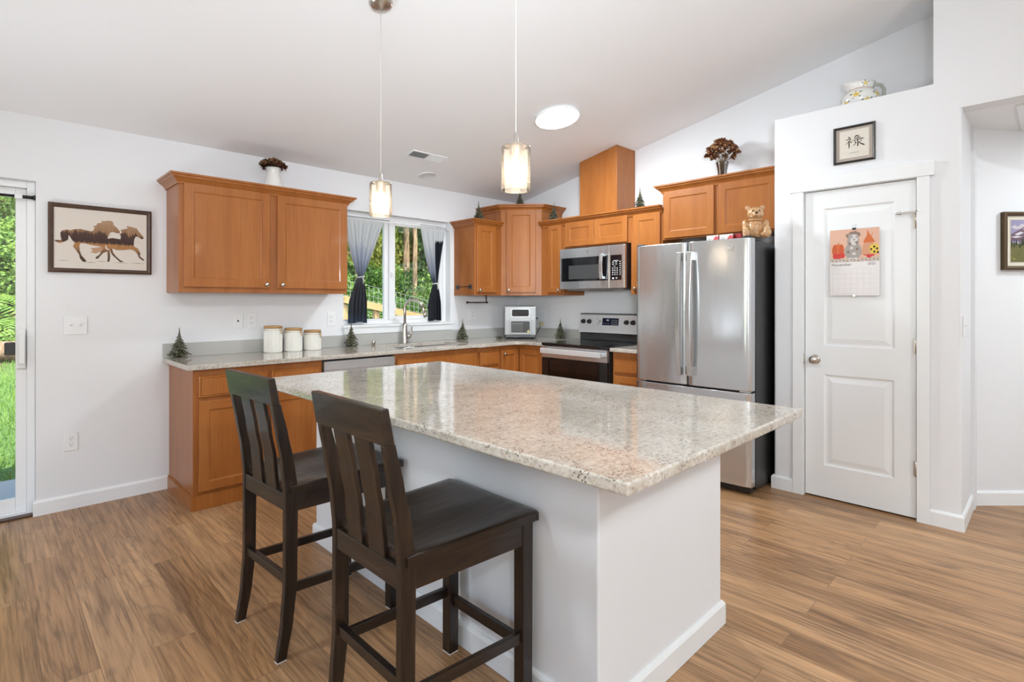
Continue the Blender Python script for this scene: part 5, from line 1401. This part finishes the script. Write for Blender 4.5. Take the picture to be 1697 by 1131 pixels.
far = n.math('ADD', n.math('MULTIPLY', sp.outputs[1], .35), n.math('MULTIPLY', pat, 1.6)); n.col(n.mix(n.ramp(far, [(.62,(0,0,0)),(.80,(1,1,1))]) if False else n.ramp(n.math('DIVIDE', far, 4.0), [(.62,(0,0,0)),(.74,(1,1,1))]), gr, so))
o = struct('ground', b, gm, 'grassy ground sloping up to the forest', 'ground')
b = B(); b.box(-6.3, -3.9, T+.012, 1.1, -.12, -.02); struct('porch_slab', b, mat('concrete', (.30,.28,.25), .85), 'concrete step outside the sliding door', 'step')

def leaf_mat(name, c0, c1, c2):
    m = bpy.data.materials.new(name); m.use_nodes = True; n = N(m); p = n.p
    oi = n.new('ObjectInfo'); v = n.math('ADD', n.math('MULTIPLY', n.noise(n.coord(), 4.0, 3), .8), n.math('MULTIPLY', oi.outputs['Random'], .25))
    c = n.ramp(v, [(.30,c0),(.50,c1),(.72,c2)]); n.col(c); p.inputs['Roughness'].default_value = .55; p.inputs['Specular IOR Level'].default_value = .3
    tl = n.new('BsdfTranslucent'); n.L(c, tl.inputs[0]); mx = n.new('MixShader'); mx.inputs[0].default_value = .42
    out = n.t.nodes['Material Output']; n.L(p.outputs[0], mx.inputs[1]); n.L(tl.outputs[0], mx.inputs[2]); n.L(mx.outputs[0], out.inputs[0]); return m
LM = leaf_mat('fern green', (.055,.12,.022), (.12,.23,.045), (.24,.36,.08))
LD = leaf_mat('conifer green', (.030,.062,.018), (.065,.12,.032), (.13,.20,.05))
LY = leaf_mat('sunny maple', (.09,.15,.025), (.19,.26,.045), (.40,.42,.09))
def bark():
    m = mat('fir bark', (.15,.10,.07), .9, spec=.1); n = N(m); v = n.noise(n.coord((9,9,1.2)), 2.0, 5, .65)
    n.col(n.ramp(v, [(.32,(.06,.04,.028)),(.52,(.20,.13,.085)),(.75,(.36,.25,.16))])); n.bump(v, .6, .05); return m
BK = bark()
def fern_b(seed, R_=.75):
    rr_ = random.Random(seed); b = B()
    for k in range(26):
        a = 2*PI*k/26*1.0 + rr_.uniform(-.2,.2); L = R_*rr_.uniform(.7,1.1); rise = rr_.uniform(.35,.95); n_ = 13; pts = []
        for i in range(n_+1):
            u = i/n_; q = L*(u - .18*u*u); z = L*(rise*1.15*u - (rise+.25)*u*u*.95)
            pts.append(Vector((q*math.cos(a), q*math.sin(a), z+.05)))
        sd = Vector((-math.sin(a), math.cos(a), 0))
        for i in range(1, n_):
            u = i/n_; w_ = .20*L*math.sin(PI*min(1,u*.9+.12))**.8; d = pts[i+1]-pts[i]
            for s_ in (1,-1):
                tip = pts[i] + sd*s_*w_ + d*.7 - Vector((0,0,w_*.25)); b.face([pts[i], tip, pts[i]+d*.62], 0)
    return b
def foliage_b(seed, rx, rz, n_, leaf, cone=False, cards=3):
    rr_ = random.Random(seed); b = B()
    for _ in range(n_):
        u = rr_.random(); a = rr_.uniform(0, 2*PI)
        if cone: z = rz*u; r = rx*(1-u*.92)*math.sqrt(rr_.random())*(.75+.25*math.sin(u*38)); c = Vector((r*math.cos(a), r*math.sin(a), z - r*.28))
        else:
            v = Vector((rr_.gauss(0,1), rr_.gauss(0,1), rr_.gauss(0,1))).normalized()*rr_.uniform(.55,1)**.5; lump = 1+.22*math.sin(v.x*7+seed)*math.sin(v.y*6)*math.sin(v.z*5+1)
            c = Vector((v.x*rx*lump, v.y*rx*lump, rz + v.z*rz*lump))
        for k in range(cards):
            d = Vector((rr_.uniform(-1,1), rr_.uniform(-1,1), rr_.uniform(-.7,.4))).normalized(); s_ = d.cross(Vector((rr_.uniform(-1,1),rr_.uniform(-1,1),rr_.uniform(-1,1)))).normalized(); L = leaf*rr_.uniform(.6,1.3)
            o_ = c + Vector((rr_.uniform(-1,1), rr_.uniform(-1,1), rr_.uniform(-1,1)))*leaf*.8
            b.face([o_, o_+d*L*.5+s_*L*.30, o_+d*L, o_+d*L*.5-s_*L*.30], 0)
    return b
# ---- fence: lumber posts and rails with wire mesh
FP = [(-9.0,9.6),(-6.6,9.2),(-4.2,8.6),(-2.2,6.4),(-.11,4.03),(1.2,3.43),(2.9,2.8),(5.0,2.2)]
RZ_ = [2.45,2.30,2.16,1.76,1.385,1.03,.80,.62]
t = thing('wire_fence', 'new lumber fence with wire mesh outside the kitchen window', 'fence', (0,0,0))
pts3 = []
for i in range(len(FP)-1):
    (xa, ya), (xb, yb) = FP[i], FP[i+1]; n_ = max(1, round(math.hypot(xb-xa, yb-ya)/1.9))
    for k in range(n_): u = k/n_; pts3.append((xa+(xb-xa)*u, ya+(yb-ya)*u, RZ_[i]+(RZ_[i+1]-RZ_[i])*u))
pts3.append((*FP[-1], RZ_[-1]))
# the post seen through the left pane stands at 62 % between the two measured points
PPX = -.11 + 1.31*.36; pts3.append((PPX, 4.03-.60*.36, 1.385-.355*.36)); pts3.sort()
for x, y, z in pts3:
    if -.6 < math.degrees(math.atan2(x+4.4065, y+4.4013)) < 3.6: continue
    g = gz(x,y)-.1; b = B(); b.box(x-.045, x+.045, y-.045, y+.045, g, z+.015); obj('post', b, M['fencewood'], t, bevel=.004)
for i in range(len(FP)-1):
    a, c = Vector((*FP[i], RZ_[i]-.045)), Vector((*FP[i+1], RZ_[i+1]-.045)); d = (c-a).normalized(); nrm = Vector((d.y,-d.x,0))
    b = B(); b.bar(a+nrm*.064, c+nrm*.064, .036, .115); obj('rail', b, M['fencewood'], t, bevel=.003)
b = B()
for i in range(3, len(FP)-1):
    a, c = Vector((*FP[i], RZ_[i])), Vector((*FP[i+1], RZ_[i+1])); L = (c-a).length; n_ = int(L/.075)
    for k in range(n_):
        p = a + (c-a)*(k/n_); b.bar((p.x,p.y-.05,gz(p.x,p.y)), (p.x,p.y-.05,p.z+.28), .0035, .0035)
    for k in range(16):
        dz = .28 - k*.085; b.bar(a+Vector((0,-.05,dz)), c+Vector((0,-.05,dz)), .0035, .0035)
o = obj('wire_mesh', b, mat('galvanized wire', (.30,.31,.31), .5, metal=.5), t)

# ---- trees, shrubs and ferns, each an object of its own
def dirpt(phi, dist): return (-4.4065 + dist*math.sin(R(phi)), -4.4013 + dist*math.cos(R(phi)))
def tree_proto(kind, seed):
    t = thing(kind, '', 'tree', (0,0,0), 0, 'trees beyond the fence'); rr_ = random.Random(seed)
    b = B(); H = 11.0
    b.tube([(0,0,-.4),(.02,0,.6),(.0,.03,3),(.05,0,6),(0,0,H)], [.30,.22,.19,.15,.05], 14)
    obj('trunk', b, BK, t)
    if kind == 'fir_tree':
        b = foliage_b(seed, 1.7, 8.6, 1700, .24, True, 4); obj('foliage', b, LD, t, loc=(0,0,3.4))
    else:
        b = foliage_b(seed, 1.8, 2.2, 1900, .15, False, 4); obj('foliage', b, LY, t, loc=(0,0,1.6))
    return t
fir = tree_proto('fir_tree', 31); map_ = tree_proto('maple_tree', 47)
used = {'f': False, 'm': False}
def plant(kind, phi, dist, sc_, lab, rz=None):
    x, y = dirpt(phi, dist); z = gz(x,y)
    src = fir if kind == 'f' else map_
    if not used[kind]: o = src; used[kind] = True
    else: o = dup(src, (x,y,z), 0, lab)
    o.location = (x,y,z); o.rotation_euler = (0,0,rnd.uniform(0,6.28)); o.scale = (sc_,)*3; o['label'] = lab
FL = 'tall fir with a brown trunk and dark needles in the forest outside'
ML = 'bright yellow green maple among the firs outside'
for phi, dist, s_ in ((-21,16,.9),(-14,18,1.0),(-8.5,16,.9),(-3.0,17.5,.9),(1.0,15.5,.8),(3.6,19.5,.9),(27.2,17.5,.8),(29.9,21,.9),(31.6,15.6,.7),(33.6,19.5,.8),(35.2,15.2,.65),(37.4,19,.8),(40.5,16.5,.8)):
    plant('f', phi, dist, s_, FL)
for phi, dist, s_ in ((-.6,21.5,.9),(2.2,24,1.1),(28.6,25,1.0),(31.8,24.5,.9),(34.8,25,1.1),(38.5,24,1.0)):
    plant('m', phi, dist, s_, ML)
t = thing('slender_tree', '', 'tree', (0,0,0), 0, 'trees beyond the fence')
tp_ = mat('sunlit grey brown bark', (.34,.25,.16), .9, spec=.1); n = N(tp_); v = n.noise(n.coord((10,10,1.5)), 2.0, 4); n.col(n.ramp(v, [(.35,(.07,.05,.03)),(.55,(.19,.135,.08)),(.75,(.34,.26,.16))]))
b = B(); b.tube([(0,0,-.4),(.02,.01,1),(.0,.03,3),(.06,0,6),(.02,0,9)], [.10,.070,.062,.05,.02], 12); obj('trunk', b, tp_, t)
b = foliage_b(77, 1.1, 4.2, 900, .20, True, 4); obj('foliage', b, LY, t, loc=(0,0,4.8))
for i, (phi, dist, s_) in enumerate(((28.3,12.9,.9),(33.3,13.6,1.1),(34.1,12.6,.8),(35.6,13.8,1.0),(1.15,13.9,1.2),(2.05,14.6,1.0))):
    x, y = dirpt(phi, dist); o = t if i == 0 else dup(t, (0,0,0), 0, '')
    o.location = (x, y, gz(x,y)); o.rotation_euler = (0,0,i*1.3); o.scale = (s_,)*3; o['label'] = 'slender tree with a bare pale trunk standing behind the fence outside'
sh0 = None
def shrub(phi, dist, sx, sz, m, lab, proto):
    global sh0
    x, y = dirpt(phi, dist); o = proto.copy(); COL.objects.link(o); o.location = (x,y,gz(x,y)-.1); o.scale = (sx,sx,sz); o.rotation_euler = (0,0,rnd.uniform(0,6.28)); tag(o, lab, 'shrub', 'shrubs on the forest edge'); return o
proto = [obj('forest_shrub', foliage_b(60+k, 1.0, .75, 1500, .085, False, 4), m) for k, m in enumerate((LM, LD, LY))]
SL_ = ['leafy green shrub behind the fence outside','dark green shrub behind the fence outside','pale yellow green shrub behind the fence outside']
for p_, k in zip(proto, range(3)): tag(p_, SL_[k], 'shrub', 'shrubs on the forest edge'); x, y = dirpt((5.6,27.4,30.2)[k], (12.6,13.6,14.4)[k]); p_.location = (x,y,gz(x,y)-.1)
for i, (phi, dist, sx, sz, k) in enumerate(((-19,14.5,1.3,1.9,0),(-13,14.6,1.4,2.1,1),(-7,14.6,1.4,2.2,0),(-1.6,13.2,.9,1.1,1),(1.1,12.6,.75,.95,0),(3.4,13.4,.9,1.3,1),(26.2,12.8,.8,1.0,0),
    (29.3,12.2,.7,.85,0),(31.0,13.4,.75,1.1,0),(32.3,12.0,.65,.8,0),(34.6,13.3,.8,1.2,1),(35.8,12.2,.7,1.05,1),(37.5,13.2,.85,1.3,0),(39.3,12.3,.8,1.1,1),
    (28.6,14.6,1.0,2.4,2),(32.6,15.4,1.0,2.5,0),(36.5,15.3,1.1,2.7,1),(39.2,15.0,1.0,2.4,0),(.2,15.2,.9,2.2,2),(2.8,15.8,.9,2.0,0))):
    shrub(phi, dist, sx, sz, None, SL_[k], proto[k])
fp = [obj('fern', fern_b(80+k), LM) for k in range(2)]
for o in fp: tag(o, 'arching green fern on the bank outside', 'fern', 'ferns outside')
fpos = [(-.8,11.0),(.9,10.6),(2.0,11.3),(2.9,10.8),(3.8,11.5),(.2,11.9),(1.6,12.3),(-4,11.4),(-8,11.8),(-12,11.5),(-17,11.9),(27.2,10.6),(28.5,10.2),(29.6,10.7),(30.6,10.1),(31.7,10.6),(32.8,10.0),(33.8,10.5),(34.9,9.9),(36.0,10.4),(37.2,9.9),(38.4,10.3),(30.1,11.3),(32.2,11.2),(34.4,11.1),(36.7,11.1),(29.0,9.4),(31.1,9.3)]
for i, (phi, dist) in enumerate(fpos):
    x, y = dirpt(phi, dist)
    if i < 2: o = fp[i]
    else: o = fp[i % 2].copy(); COL.objects.link(o)
    s_ = rnd.uniform(.85,1.35); o.location = (x, y, gz(x,y)); o.scale = (s_,s_,s_*1.1); o.rotation_euler = (0,0,rnd.uniform(0,6.28))
    tag(o, 'arching green fern on the bank outside', 'fern', 'ferns outside')
# fallen log and turf beside the sliding door
x, y = dirpt(1.7, 10.1)
t = tag(obj('fallen_log', B().tube([(-2.6,.3,.12),(-.8,.0,.16),(.9,-.1,.14),(3.2,.2,.10)], [.15,.14,.12,.10], 12), BK, loc=(x,y,gz(x,y))), 'mossy fallen log at the edge of the grass outside the sliding door', 'log')
b = B(); rg = random.Random(9)
for _ in range(11000):
    x = rg.uniform(-6.6,-2.9); y = 1.15 + 4.6*rg.random()**1.2; z = gz(x,y); h_ = rg.uniform(.03,.085); a = rg.uniform(0,6.28); w_ = .006; lx, ly = rg.uniform(-.03,.03), rg.uniform(-.03,.03)
    b.face([(x-w_*math.cos(a),y-w_*math.sin(a),z),(x+w_*math.cos(a),y+w_*math.sin(a),z),(x+lx,y+ly,z+h_)], 0)
tag(obj('grass', b, LM), 'short green grass on the lawn outside', 'grass', kind='stuff')
